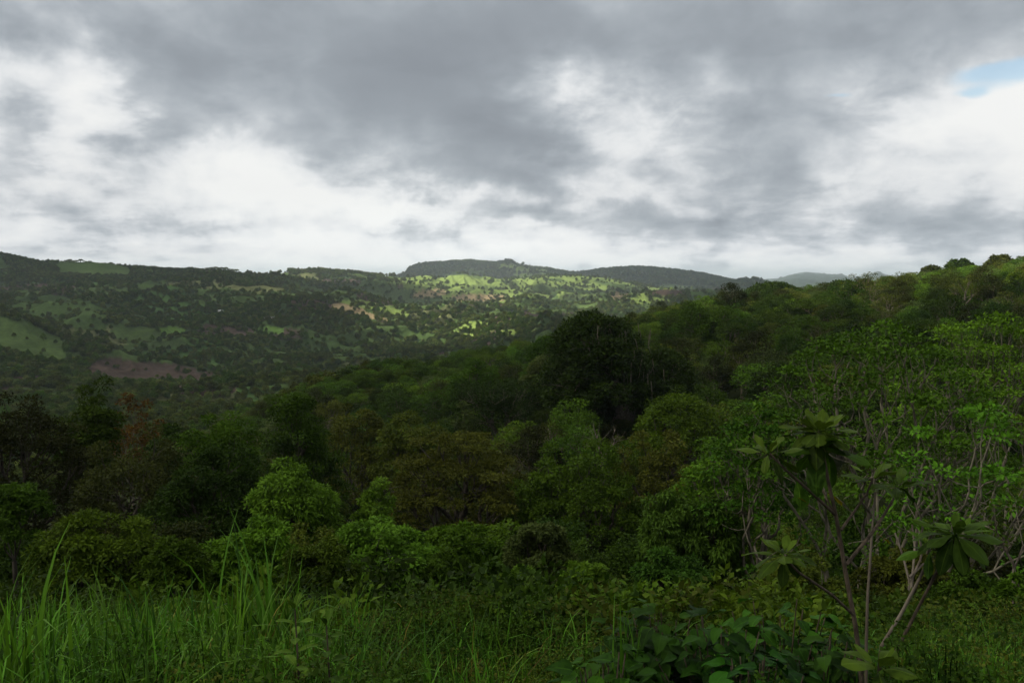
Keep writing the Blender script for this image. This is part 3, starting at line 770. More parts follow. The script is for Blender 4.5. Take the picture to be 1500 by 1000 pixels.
def zone(u, v):
    if v < 455 and u > 1240: return 'on the upper right hillside near the skyline'
    if u > 1150: return 'on the right hillside above the bare-branched trees'
    if u > 1010: return 'right of the giant dark tree'
    if u > 790: return 'around the giant dark tree'
    if v < 600 and u > 600: return 'on the spur left of the giant dark tree'
    if v < 600: return 'at the low left end of the wooded spur'
    return 'in the dark middle wood below the spur'
def forest():
    n = 16000
    y = np.sqrt(rng.random(n) * (580 ** 2 - 112 ** 2) + 112 ** 2); u = rng.uniform(330, 1590, n); x = (u - 750) / F * y
    # Poisson thinning on a grid
    keep = []; cells = {}
    for i in range(n):
        d0 = 6.6 if y[i] < 300 else 7.6
        cx_, cy_ = int(x[i] // 9), int(y[i] // 9); ok = True
        for a in (-1, 0, 1):
            for b in (-1, 0, 1):
                for j in cells.get((cx_ + a, cy_ + b), ()):
                    if (x[i] - x[j]) ** 2 + (y[i] - y[j]) ** 2 < d0 * d0: ok = False
        if ok: cells.setdefault((cx_, cy_), []).append(i); keep.append(i)
    k = np.array(keep); x, y, u = x[k], y[k], u[k]
    z = height(x, y)
    lim = np.interp(u, UK, Y_R1) + 35
    ok = y < lim
    # clearing for the giant tree and its trunk
    ok &= ~((np.abs(u - 912) < 50) & (y > 118) & (y < 162))
    x, y, u, z, lim = x[ok], y[ok], u[ok], z[ok], lim[ok]
    s = rng.uniform(.62, 1.12, len(x)) * (1 + .2 * (rng.random(len(x)) < .06)) * np.where(y > lim - 90, .88, 1)
    nz = fbm(x / 45, y / 45, 2, 55)
    kind = [KEYS[int(q) % len(KEYS)] for q in (nz * 18 + rng.uniform(0, 4, len(x)))]
    for q in range(len(x)):
        if x[q] > 175 and y[q] > 330 and rng.random() < .55: kind[q] = ('umbrella_light', 'round_light', 'round_grey', 'layer_olive')[rng.integers(0, 4)]  # paler foliage kinds put on the right hilltop to make it look sunlit
    o = np.argsort(y)
    hor = np.full(1700, 2000.)
    rec = []
    for i in o:
        H = VAR[kind[i]][2] * s[i]; Rr = VAR[kind[i]][3] * s[i]
        uc, vt = project(x[i], y[i], z[i] + H)
        w = Rr * F / y[i]
        a, b = int(max(0, uc - w * .7 + 100)), int(min(1699, uc + w * .7 + 100))
        if b <= a: continue
        seen = (hor[a:b + 1] - vt).max()
        if seen > 1.0:
            rec.append((min(seen, 2 * w) * w, i, uc, vt))
            hor[a:b + 1] = np.minimum(hor[a:b + 1], vt + w * .75)
    inframe = [r for r in rec if -20 < r[2] < 1520]
    inframe.sort(key=lambda r: -r[0])
    solo = inframe[:235]; ids = {r[1] for r in solo}
    rest = [i for i in range(len(x)) if i not in ids]
    print('forest seen', len(rec), 'solo', len(solo), 'rest', len(rest))
    for a_, i, uc, vt in solo:
        kd = kind[i]
        lab = '%s forest tree %s' % (DESC[kd], zone(uc, vt))
        t = thing('forest_tree', lab, 'tree', (x[i], y[i], z[i] - .3), lab.replace('tree', 'trees', 1), rz=rng.uniform(0, 6.28))
        t.scale = (s[i] * rng.uniform(.9, 1.12), s[i] * rng.uniform(.9, 1.12), s[i])
        link('trunk', VAR[kd][0], t); link('crown', VAR[kd][1], t)
    # the rest: one mass, instancing trunk and crown pairs
    rest = np.array(rest)
    crowns = [VAR[k][1] for k in KEYS]
    idx = np.array([KEYS.index(kind[i]) for i in rest])
    scatter('forest_canopy', 'remaining trees of the dense forest on the right hillside and spur', 'forest', crowns, x[rest], y[rest], z[rest] - .3, s[rest], rng.uniform(0, 6.28, len(rest)), idx)
forest()

# ------------------------------------------------------------------ single trees of the middle distance
def hero(name, label, u, vtop, width, Y, style, mat, basef=.3, ntip=110, rcf=.17, nleaf=130, Lpx=6.5, wf=.5, bark=None, group=None, cat='tree', **kw):
    p = P(u, vtop, Y); z = hz(p.x, Y)
    H = p.z - z; Rr = width / 2 / F * Y
    L = Lpx / F * Y
    rc = kw.pop('rc', rcf * Rr)
    tr, cr_ = tree_meshes(name, rng, style, H, Rr, H * basef, ntip, rc, nleaf, L, MT[mat], bark or BARKD, wf=wf, **kw)
    t = thing(name, label, cat, (p.x, Y, z - .1), group)
    link('trunk', tr, t); link('crown', cr_, t)
    return t
hero('broadleaf_tree', 'very dark broad tree at the left edge below the far valley', 5, 562, 235, 56, 'round', 'deep', .25, 170, .13, 130, 5.5)
hero('broadleaf_tree', 'dark double-crowned tree standing tallest left of the rust-coloured tree', 108, 541, 118, 66, 'multi', 'dark', .3, 110, .20, 150, 5.5)
hero('rust_tree', 'thin rust-orange tree glimpsed between dark trees on the left', 190, 572, 95, 118, 'sparse' if False else 'round', 'rust', .3, 60, .15, 60, 5, bark=BARK)
hero('broadleaf_tree', 'dark glossy tree right of the rust-coloured tree with a pointed top', 255, 590, 120, 74, 'multi', 'blue', .3, 100, .19, 130, 5.5)
hero('broadleaf_tree', 'dark tree with green upper clumps between the left pointed tree and the tall dark tree', 325, 588, 130, 70, 'multi', 'mid', .3, 110, .18, 130, 5.5)
hero('broadleaf_tree', 'tall dark green tree left of centre rising against the valley with ragged top', 432, 541, 150, 88, 'multi', 'mid', .22, 130, .18, 140, 5.2)
hero('broadleaf_tree', 'rounded brownish tree directly right of the tall ragged dark tree', 517, 578, 110, 112, 'round', 'brown', .3, 100, .17, 110, 4.5)
hero('broadleaf_tree', 'low domed olive tree behind the big tiered brownish tree', 602, 592, 112, 106, 'umbrella', 'olive', .35, 100, .17, 120, 4.5)
hero('broadleaf_tree', 'pale olive thin-leaved tree peeping over the tiered brownish tree', 683, 590, 62, 100, 'round', 'grey', .3, 60, .19, 90, 4.5)
hero('tiered_tree', 'wide brownish tree with horizontal leaf tiers in the centre', 668, 626, 255, 62, 'layer', 'brown', .12, 330, .10, 120, 5.5, flat=.35, up=1.2, wf=.42)
hero('broadleaf_tree', 'dark green tree behind the left shrubs under the dark broad tree', 190, 625, 210, 50, 'round', 'deep', .2, 150, .15, 130, 5.5)
hero('broadleaf_tree', 'dark tree above the bright green tree on its left side', 310, 650, 190, 46, 'round', 'dark', .15, 150, .15, 140, 6)
hero('broadleaf_tree', 'bright green leafy tree left of centre above the rounded shrubs', 455, 664, 175, 41, 'multi', 'light', .2, 150, .17, 140, 7, wf=.42, droop=.5)
hero('broadleaf_tree', 'smaller bright green tree joined to the right of the bright leafy tree', 545, 690, 75, 42, 'round', 'light', .2, 60, .24, 130, 7, wf=.42, droop=.5)
hero('broadleaf_tree', 'wide dark green dome tree right of the tiered brownish tree', 852, 634, 205, 58, 'round', 'mid', .12, 230, .12, 150, 5.2)
hero('broadleaf_tree', 'dark brownish tree between the dark dome and the bare-branched trees', 968, 622, 150, 64, 'round', 'brown', .12, 140, .15, 110, 5)
hero('broadleaf_tree', 'green round tree beside the trunk of the giant dark tree', 1000, 572, 185, 104, 'umbrella', 'mid', .25, 150, .14, 130, 4.6)
hero('leafy_tree', 'bluish green tree with hanging leaf tassels right of centre', 1015, 708, 150, 34, 'multi', 'blue', .1, 170, .16, 130, 8.5, wf=.3, droop=1.0)
hero('small_tree', 'small flat-topped tree with pale stems at the left edge', 15, 697, 105, 27, 'umbrella', 'light', .55, 50, .2, 110, 7, bark=BARKD, flat=.4, rtip=.007)

# the giant tree: massive dark crown, buttressed trunk, hanging epiphytes
def giant():
    p = P(905, 447, 152); z = hz(p.x, 152); H = p.z - z
    tr, cr_ = tree_meshes('giant_tree', rng, 'multi', H, 15.2, H * .22, 400, 1.6, 115, .62, MT['dark'], BARK, wf=.6, flat=.7, rtip=.055, trunk_h=H * .34, lean=(2.2, 0), sides=5)
    t = thing('giant_tree', 'giant dark spreading tree with a thick leaning trunk standing above the wood', 'tree', (p.x, 152, z - .5))
    link('trunk', tr, t); link('crown', cr_, t)
    tb = Tubes()
    for i in range(9):
        a = i * .7 + rng.uniform(-.2, .2)
        q = np.array([(math.cos(a) * 2.2, math.sin(a) * 2.2, -.5), (math.cos(a) * 1.0, math.sin(a) * 1.0, 1.6), (math.cos(a) * .7 + .6, math.sin(a) * .6, 5), (1.4 + math.cos(a) * .45, math.sin(a) * .4, 9)])
        tb.path(q, [.42, .38, .32, .2], 6)
    link('buttress', tb.mesh('buttress', BARK), t)
    c = np.stack([rng.uniform(-7, 7, 60), rng.uniform(-12, -4, 60), rng.uniform(H * .45, H * .9, 60)], 1)
    tb = Tubes()
    for q in c:
        l = rng.uniform(1.5, 4)
        tb.path([q, q + np.array([rng.uniform(-.3, .3), 0, -l * .5]), q + np.array([rng.uniform(-.5, .5), 0, -l])], [.07, .06, .03], 4)
    link('hanging_vine', tb.mesh('hanging_vine', BARK), t)
giant()
for (u, v, w, Yd, mt, st, lab) in (
    (1035, 437, 92, 235, 'mid', 'multi', 'tall ragged tree with pale limbs just right of the giant dark tree'),
    (1135, 404 + 8, 84, 395, 'dark', 'umbrella', 'dark umbrella-topped tree on the skyline where the right ridge meets the blue mountain'),
    (1238, 410, 60, 415, 'dark', 'umbrella', 'dark flat-crowned tree on the skyline in front of the faint far mountains'),
    (1365, 388, 34, 452, 'deep', 'umbrella', 'dark flat tree leaning out of the rising skyline on the right'),
    (1410, 378, 40, 455, 'dark', 'round', 'dark round tree on the skyline halfway up the rising right ridge'),
    (1465, 372, 38, 430, 'olive', 'round', 'large olive round tree in the sun near the top of the right hillside'),
    (805, 488, 85, 205, 'light', 'umbrella', 'light yellow-green domed tree left of the giant dark tree'),
    (798, 512, 62, 190, 'sparse' if False else 'grey', 'round', 'greyish bare-looking tree under the yellow-green dome left of the giant tree'),
    (700, 521, 100, 200, 'mid', 'round', 'broad mid-green domed tree on the spur left of centre'),
    (735, 545, 150, 165, 'dark', 'multi', 'broad shadowy tree mass beneath the spur left of the giant tree')):
    hero('hillside_tree', lab, u, v, w, Yd, st, mt, .3, 120, .17, 110, 3.2, rtip=.06, bark=BARK)

# bare dead crown below the giant tree
def dead_tree():
    p = P(880, 612, 98); z = hz(p.x, 98); H = p.z - z
    tb = Tubes(); tips = envelope(rng, 'umbrella', H, 3.0, H * .7, 34)
    tb.path([(0, 0, -.5), (.3, 0, H * .3), (.2, .1, H * .6)], [.32, .26, .2], 7)
    branches(tb, np.array([.2, .1, H * .6]), tips, rng, .02, bow=.02, jit=.16, prad=.2)
    t = thing('dead_tree', 'leafless pale grey dead tree in front of the giant trunk', 'tree', (p.x, 98, z))
    link('trunk', tb.mesh('dead_tree', BARK), t)
dead_tree()

# understory filling the wood between the single trees
def understory():
    n = 5200
    y = np.sqrt(rng.random(n) * (118 ** 2 - 36 ** 2) + 36 ** 2); u = rng.uniform(-70, 1570, n); x = (u - 750) / F * y
    keep = []; cells = {}
    for i in range(n):
        d0 = 3.6 + y[i] * .02
        a0, b0 = int(x[i] // 6), int(y[i] // 6); ok = True
        for a in (-1, 0, 1):
            for b in (-1, 0, 1):
                for j in cells.get((a0 + a, b0 + b), ()):
                    if (x[i] - x[j]) ** 2 + (y[i] - y[j]) ** 2 < d0 * d0: ok = False
        if ok: cells.setdefault((a0, b0), []).append(i); keep.append(i)
    k = np.array(keep); x, y, u = x[k], y[k], u[k]; z = height(x, y)
    yy = rng.uniform(112, 175, 130); uu = rng.uniform(790, 1010, 130)
    x = np.append(x, (uu - 750) / F * yy); y = np.append(y, yy); u = np.append(u, uu); z = height(x, y)
    s = rng.uniform(.34, .56, len(x)) * np.where(u > 1080, 1.15, 1) * np.where(y > 118, .8, 1)
    idx = rng.choice([0, 1, 2, 5, 7, 4, 1, 0], len(x)); idx = np.where((u > 1080) & (rng.random(len(x)) < .5), 9, idx)
    print('understory', len(x))
    scatter('understory', 'low dark thicket of young trees filling the wood below the larger crowns', 'thicket', [VAR[k][1] for k in KEYS], x, y, z - 1.2, s, rng.uniform(0, 6.28, len(x)), idx)
understory()

# ------------------------------------------------------------------ bare-branched flat-tufted trees on the right
def coral(u, vtop, width, Y, label, nt_=230, trunks=3, dep=1.0, tuft=.62, dens=58):
    p = P(u, vtop, Y); z = hz(p.x, Y); H = p.z - z; Rr = width / 2 / F * Y
    tips = []
    while len(tips) < nt_:
        a = rng.uniform(0, 6.283); r_ = rng.random() ** .5
        zz_ = H - (r_ ** 2.2) * H * .42 - rng.exponential(.35) - (.9 + rng.random() * 2.5) * (rng.random() < .30)
        tips.append((math.cos(a) * Rr * r_, math.sin(a) * Rr * dep * r_, zz_))
    tips = np.array(tips)
    tb = Tubes()
    cen = tips[:, :2]; grp = (np.arctan2(cen[:, 1], cen[:, 0]) + math.pi) / 6.2832 * trunks
    grp = np.minimum(grp.astype(int), trunks - 1)
    for g in range(trunks):
        sub = tips[grp == g]
        if not len(sub): continue
        b0 = np.array([rng.uniform(-.9, .9), rng.uniform(-.6, .6), -.5])
        dirn = np.append(sub[:, :2].mean(0), 0) * .22
        b1 = b0 + dirn + np.array([0, 0, H * rng.uniform(.14, .24)])
        rt = .017; r0 = rt * len(sub) ** .5 * 1.1
        tb.path([b0, b0 * .6 + b1 * .4 + rng.normal(size=3) * .1, b1], [r0 * 1.25, r0 * 1.1, r0], 7)
        branches(tb, b1, sub - np.array([0, 0, .05]), rng, rt, frac=.56, bow=-.03, sides=5, jit=.12, sag=.04, prad=r0)
    # extra bare twigs
    for q in tips[rng.choice(len(tips), nt_ // 8)]:
        b = q * np.array([.75, .75, .80]) + rng.normal(size=3) * .3
        tb.path([b, (b + q) / 2 + rng.normal(size=3) * .12, q + rng.normal(size=3) * .4 - np.array([0, 0, .2])], [.017, .014, .008], 4)
    V, Fc, T = leaves(tips, tuft * (.7 + .7 * rng.random(len(tips))), dens, .19, .11, rng, flat=.30, droop=.2, up=1.6, keep_low=.15, shell=.15)
    t = thing('bare_branched_tree', label, 'tree', (p.x, Y, z))
    link('trunk', tb.mesh('coral_trunk', BARKM), t)
    link('crown', mesh_np('coral_crown', V, Fc, MT['coral'], tint=T), t)
coral(1280, 478, 400, 31, 'wide bare-branched tree with flat leaf tufts filling the right side', 200, 4)
coral(1450, 462, 300, 37, 'bare-branched tufted tree behind the widest one at the right edge', 150, 3)
coral(1118, 590, 160, 33, 'smaller bare-branched tree with green tufts left of the widest one', 110, 2, tuft=.5, dens=50)
coral(1060, 640, 140, 37, 'tufted green tree between the bluish leafy tree and the bare-branched trees', 120, 2, tuft=.5, dens=60)
coral(1420, 590, 230, 24, 'low bare-branched tree in front of the others at the right edge', 26, 2, tuft=.5, dens=50)
def pale_stems():
    tb = Tubes(); p = P(1332, 840, 17); z = hz(p.x, 17)
    o = np.array([p.x, 17, z])
    for pts in (((1330, 905), (1332, 850), (1322, 812), (1311, 780)), ((1334, 870), (1338, 830), (1340, 800), (1336, 768)), ((1334, 850), (1348, 820), (1352, 800)), ((1332, 845), (1352, 826), (1366, 822))):
        q = [np.array(P(a, b, 17 + .2 * i)) - o for i, (a, b) in enumerate(pts)]
        if pts[0][1] > 890: q[0][2] = -.2
        tb.path(q, np.linspace(.030, .018, len(q)), 6)
    t = thing('lichened_snag', 'short forked snag with pale lichened bark below the bare-branched trees', 'snag', tuple(o))
    link('stem', tb.mesh('snag', BARK), t)
pale_stems()

# ------------------------------------------------------------------ rounded shrubs in front of the wood
def shrub(label, u, vtop, width, Y, style, mat, **kw):
    a = dict(basef=.12, ntip=90, rcf=.17, nleaf=150, Lpx=7.0, wf=.5, cat='shrub', flat=.6, trunk_h=.3, rtip=.012, shell=.5)
    a.update(kw)
    return hero('shrub', label, u, vtop, width, Y, style, mat, **a)
shrub('dark olive shrub with wide open layers on the left behind the grass', 145, 735, 185, 26, 'umbrella', 'mid', ntip=110, flat=.4)
shrub('dark shrub between the layered left shrub and the tall cane grass', 255, 778, 120, 22, 'umbrella', 'mid', flat=.4)
shrub('low light green flat-topped shrub behind the tall cane grass', 372, 748, 165, 24, 'umbrella', 'bright', ntip=120, flat=.35, up=1.2, Lpx=7.5)
shrub('broadest rounded yellow-green shrub in the middle of the shrub row', 545, 758, 235, 26, 'round', 'light', ntip=230, rcf=.11, nleaf=140, flat=.45, up=1.0)
shrub('yellow-green rounded shrub left of the broadest shrub', 470, 780, 130, 22, 'round', 'light', ntip=100, flat=.5)
shrub('dark green domed shrub right of the broadest shrub', 672, 748, 125, 30, 'round', 'mid', ntip=110)
shrub('dark lower shrub filling the gap right of the broadest shrub', 655, 800, 120, 25, 'round', 'mid', ntip=90)
shrub('greyish green domed shrub left of the dark hollow', 794, 757, 108, 29, 'round', 'grey', ntip=110, Lpx=6.5)
shrub('small bright flat-topped shrub below the greyish dome', 765, 823, 110, 20, 'umbrella', 'light', ntip=110, rcf=.12, flat=.4, up=1.0)
shrub('small bright flat-topped shrub at the edge of the dark hollow', 857, 810, 100, 19.5, 'umbrella', 'light', ntip=100, rcf=.12, flat=.4, up=1.0)
shrub('low dark green shrub beneath the bluish leafy tree', 985, 800, 120, 27, 'round', 'blue', ntip=80)
shrub('small yellow-green shrub at the foot of the bluish leafy tree', 1030, 846, 85, 15, 'umbrella', 'light', ntip=50, flat=.4)
shrub('open twiggy green shrub behind the sapling stems', 1165, 800, 130, 22, 'multi', 'olive', ntip=90, bark=BARK)
shrub('low yellow-green shrub between the bare trunks', 1330, 800, 150, 24, 'umbrella', 'olive', ntip=90, flat=.4)
shrub('green shrub under the low bare-branched tree', 1430, 830, 150, 19, 'round', 'mid', ntip=90)
shrub('light green bush round the thin sapling trunk at the right edge', 1488, 835, 60, 14, 'round', 'light', ntip=40, Lpx=8)
def thin_sapling(u, v0, v1, Y, label):
    tb = Tubes(); b = P(u, v0, Y); z = hz(b.x, Y); H = P(u, v1, Y).z - z
    tips = np.array([(rng.uniform(-.7, .7), rng.uniform(-.5, .5), H * rng.uniform(.8, 1.05)) for _ in range(22)])
    tb.path([(0, 0, -.2), (.03, 0, H * .3), (0, 0, H * .62)], [.045, .038, .03], 6)
    branches(tb, np.array([0, 0, H * .62]), tips, rng, .007, jit=.1)
    V, Fc, T = leaves(tips, .16, 10, .10, .06, rng)
    t = thing('thin_sapling', label, 'sapling', (b.x, Y, z))
    link('trunk', tb.mesh('thin_sapling', BARK), t); link('crown', mesh_np('thin_sapling_crown', V, Fc, MT['mid'], tint=T), t)
thin_sapling(1484, 860, 745, 15, 'thin upright sapling with a pale straight trunk at the right edge')

# ------------------------------------------------------------------ grass
def blade(rg, L, w, lean, az_, bend, segs=7):
    """curved tapering blade from the origin: returns verts (2*(segs+1)), faces"""
    t = np.linspace(0, 1, segs + 1)
    ang = lean + bend * t ** 2.8
    dr = np.stack([np.sin(ang), np.cos(ang)], 1) * L / segs
    pos = np.concatenate([[[0, 0]], np.cumsum(dr[:-1], 0)])
    ww = w * np.minimum(1, .55 + 1.6 * t) * (1 - t ** 2.5) * .5 + .0006
    c, s = math.cos(az_), math.sin(az_)
    ctr = np.stack([pos[:, 0] * c, pos[:, 0] * s, pos[:, 1]], 1)
    tw = rg.uniform(-.6, .6); sd = np.array([-s, c, 0]) * math.cos(tw) + np.array([c, s, 0]) * math.sin(tw)
    V = np.concatenate([ctr + sd * ww[:, None], ctr - sd * ww[:, None]])
    n = segs + 1; i = np.arange(segs)
    return V, np.stack([i, i + 1, i + 1 + n, i + n], 1)
def tuft(name, rg, n, L, w, spread, lean=.25, bend=1.3, mat='grass'):
    Vs = []; Fs = []; Ts = []; k = 0
    for _ in range(n):
        l = L * rg.uniform(.5, 1.1); a = rg.uniform(0, 6.283)
        V, Fc = blade(rg, l, w * rg.uniform(.7, 1.2), abs(rg.normal(0, lean)) , a, rg.uniform(.1, bend) if rg.random() < .75 else bend * 1.6)
        V = V + np.array([rg.normal(0, spread), rg.normal(0, spread), -.1])
        Vs.append(V); Fs.append(Fc + k); k += len(V); Ts.append(np.full(len(Fc), rg.random()))
    return mesh_np(name, np.concatenate(Vs), np.concatenate(Fs), MT[mat], tint=np.concatenate(Ts), smooth=True)
TALL = [tuft('tall_grass_blades', rng, n, 1.0, w, .09, .09, 1.6) for n, w in ((44, .022), (34, .020), (60, .022), (26, .026))]
clumps = [
 (372, 762, 6.6, 2, 1.0, 'tallest cane grass clump rising in front of the light green shrub'),
 (330, 815, 6.2, 1, 1.0, 'arching grass clump just left of the tallest cane grass'),
 (226, 815, 6.4, 0, 1.0, 'second tallest grass clump with arching tips left of centre'),
 (205, 850, 5.6, 1, 1., 'grass clump leaning in front of the second tallest clump'),
 (8, 805, 5.0, 2, 1.1, 'tall dense grass clump cut by the left edge of the photo'),
 (40, 842, 5.6, 2, 1., 'dense bright grass clump beside the one at the left edge'),
 (110, 838, 7.2, 0, 1., 'bright grass clump with upright blades on the left bank'),
 (160, 836, 7.0, 3, 1., 'grass clump with one broad upright blade right of the left bank'),
 (70, 845, 7.6, 0, 1., 'grass clump behind the dense left grass'),
 (285, 850, 7.4, 1, .9, 'low grass clump between the two tallest clumps'),
 (495, 862, 8.0, 3, .8, 'short grass clump below the yellow-green shrub'),
 (523, 855, 7.2, 3, .55, 'narrow upright tuft of broad blades below the broadest shrub'),
 (585, 880, 8.5, 1, .8, 'small grass clump in the weeds left of centre'),
 (692, 838, 9.5, 0, .7, 'grass clump with drooping tips below the dark domed shrub'),
 (822, 850, 10.5, 2, .8, 'grass clump with arching tips below the two bright small shrubs'),
 (905, 848, 11, 1, .6, 'small grass tuft at the edge of the dark hollow'),
 (950, 848, 11, 3, .6, 'pair of bright blades growing before the bluish leafy tree'),
 (640, 925, 5.0, 1, .7, 'foreground grass clump near the bottom centre-left'),
 (830, 912, 5.4, 0, .8, 'foreground grass clump with a broad pale blade left of the broad-leaved plants'),
 (915, 870, 5.2, 3, .5, 'few long curved blades beside the broad-leaved plants'),
 (700, 940, 4.6, 2, .7, 'foreground grass clump at the bottom centre'),
 (390, 940, 4.7, 3, .6, 'short foreground grass tuft at the bottom below the tallest cane grass'),
 (200, 950, 4.5, 1, .6, 'short foreground grass tuft at the bottom left'),
 (1425, 940, 6.0, 2, .9, 'grass clump at the bottom right beside the sapling'),
 (1375, 935, 6.5, 0, .8, 'grass clump right of the sapling stems at the bottom'),
 (1480, 925, 5.2, 2, 1.0, 'broad drooping grass clump in the bottom right corner'),
]
for (u, v, Yd, k, wd, lab) in clumps:
    p = P(u, v, Yd); z = hz(p.x, Yd); H = (p.z - z) / .93
    t = link('grass_clump', TALL[k]); t.location = (p.x, Yd, z); t.scale = (H * .8 * wd + .25, H * .8 * wd + .25, H); t.rotation_euler = (0, 0, rng.uniform(0, 6.28))
    t['label'] = lab; t['category'] = 'grass clump'; t['group'] = 'tall grass clumps on the near bank'
LOW = [tuft('low_grass_%d' % i, rng, 46, .75, .016, .16, .22, 1.5) for i in range(4)] + [tuft('low_grass_dry', rng, 14, .7, .010, .16, .35, 1.8, 'straw')]
def bank(n, dens, y0, y1, seed):
    y = np.sqrt(rng.random(n) * (y1 * y1 - y0 * y0) + y0 * y0); u = rng.uniform(-90, 1590, n); x = (u - 750) / F * y
    k = rng.random(n) < dens(u, y, x)
    return x[k], y[k], u[k]
def dgrass(u, y, x):
    d = np.where(u < 500, .9, .32) * np.clip((y - 3.6) / 1.8, .25, 1) + np.where((u > 1280) & (y < 9), .5, 0)
    d = d * np.clip((fbm(x / 1.2, y / 1.2, 3, 41) - .46) * 12, .02, 1)
    return d * np.where((u > 860) & (u < 1250) & (y < 7), .25, 1)
x, y, u = bank(3900, dgrass, 3.4, 15, 1)
scatter('grass', 'bright green long grass growing over the near bank', 'grass', LOW, x, y, height(x, y), rng.uniform(.8, 1.4, len(x)) * np.where(u < 480, 1.1, .95), rng.uniform(0, 6.28, len(x)), rng.choice([0, 1, 2, 3, 0, 1, 2, 3, 0, 4], len(x)))
def weed_mesh(name, rg, H, Rr, n, L, mat, k=34):
    c = np.stack([rg.normal(0, Rr * .5, k), rg.normal(0, Rr * .5, k), H * rg.uniform(.15, 1, k)], 1)
    V, Fc, T = leaves(c, Rr * .28, int(n * 1.3), L, L * .55, rg, flat=.8, up=.5, shell=.2)
    tb = Tubes()
    for q in c[::2]: tb.path([(q[0] * .3, q[1] * .3, -.1), q * .6, q], [.006, .005, .003], 4)
    tv, tf = np.concatenate(tb.v), np.concatenate(tb.f)
    return mesh_np(name, np.concatenate([V, tv]), np.concatenate([Fc, tf + len(V)]), MT[mat], tint=np.concatenate([T, np.zeros(len(tf))]))
WEED = [weed_mesh('weed_%d' % i, rng, h, .45, 16, l, m) for i, (h, l, m) in enumerate(((.75, .042, 'weed'), (.95, .042, 'weed'), (.65, .05, 'mid'), (.95, .036, 'olive'), (.55, .045, 'weed'), (.5, .06, 'mid')))]
x, y, u = bank(5200, lambda u, y, x: np.where((u > 840) & (u < 1260) & (y > 3.8) & (y < 6.3), .2, .8), 3.3, 17, 2)
sc_ = rng.uniform(.55, 1.0, len(x)) * np.where((u < 480) & (y > 5), .75, 1.0) * (.55 + .55 * np.clip((fbm(x / 1.1, y / 1.1, 3, 57) - .3) * 2.2, 0, 1))
scatter('undergrowth', 'dense dark weeds and small-leaved creepers covering the near bank', 'undergrowth', WEED, x, y, height(x, y) - .05, sc_, rng.uniform(0, 6.28, len(x)), rng.choice([0, 0, 1, 1, 2, 3, 4, 5], len(x)))
BR = [weed_mesh('brush_%d' % i, rng, h, 1.1, 34, l, m, 60) for i, (h, l, m) in enumerate(((.9, .12, 'mid'), (1.1, .12, 'dark'), (.8, .11, 'olive'), (.9, .12, 'mid')))]
x, y, u = bank(1500, lambda u, y, x: np.full(len(u), .8), 16, 42, 3)
scatter('brushwood', 'dark brush covering the slope between the grass bank and the wood', 'brush', BR, x, y, height(x, y) - .1, rng.uniform(.6, 1.1, len(x)), rng.uniform(0, 6.28, len(x)), rng.integers(0, 4, len(x)))

x, y, u = bank(400, lambda u, y, x: np.where(u < 480, .35, .8) * (fbm(x / 2.2, y / 2.2, 2, 66) > .5), 7.5, 17, 4)
scatter('bank_brush', 'ragged mounds of brush and tangled creeper breaking up the edge of the grassy bank', 'brush', BR, x, y, height(x, y) - .15, rng.uniform(.45, 1.05, len(x)), rng.uniform(0, 6.28, len(x)), rng.integers(0, 4, len(x)))

# ------------------------------------------------------------------ large-leaved plants close to the camera
def big_leaf(L, w, cup=.18, arch=.5, wav=.03, heart=0.0, nu=10, nv=8, rg=rng):
    """leaf along +x, up +z"""
    t = np.linspace(0, 1, nu); s = np.array([-1, -.72, -.38, -.05, .05, .38, .72, 1.])
    if heart: prof = np.sin(np.pi * np.clip(t, 0, 1) ** .62) ** .8 * (1 - .15 * t)
    else: prof = np.sin(np.pi * t ** 1.35) ** .8
    prof = np.maximum(prof, .02)
    ang = arch * t; dx = np.cos(-ang + arch * .25) * L / (nu - 1); dz = np.sin(-ang + arch * .25) * L / (nu - 1)
    cx_ = np.concatenate([[0], np.cumsum(dx[:-1])]); cz_ = np.concatenate([[0], np.cumsum(dz[:-1])])
    ph = rg.uniform(0, 6)
    X_ = cx_[:, None] + 0 * s[None]; Yv = prof[:, None] * s[None] * w * .5
    Zv = cz_[:, None] + np.abs(s)[None] ** 1.3 * prof[:, None] * w * cup + wav * L * np.sin(t * 9 + ph)[:, None] * s[None]
    V = np.stack([X_, Yv, Zv], -1).reshape(-1, 3)
    i = np.arange(nu - 1)[:, None] * nv; j = np.arange(nv - 1)[None]
    Fc = np.stack([i + j, i + nv + j, i + nv + j + 1, i + j + 1], -1).reshape(-1, 4)
    return V, Fc
class Leaves:
    def __init__(s): s.V = []; s.F = []; s.T = []; s.n = 0
    def add(s, V, Fc, pos, az_, pitch, roll=0, tint=.5):
        m = np.array(Matrix.Rotation(az_, 3, 'Z') @ Matrix.Rotation(-pitch, 3, 'Y') @ Matrix.Rotation(roll, 3, 'X'))
        s.V.append(V @ m.T + np.asarray(pos)); s.F.append(Fc + s.n); s.n += len(V); s.T.append(np.clip(tint + np.where(np.arange(len(Fc)) % 7 == 3, .55, 0) + rng.uniform(-.12, .12, len(Fc)), 0, 1.3))
    def mesh(s, name, mat):
        return mesh_np(name, np.concatenate(s.V), np.concatenate(s.F), mat, tint=np.concatenate(s.T), smooth=True)
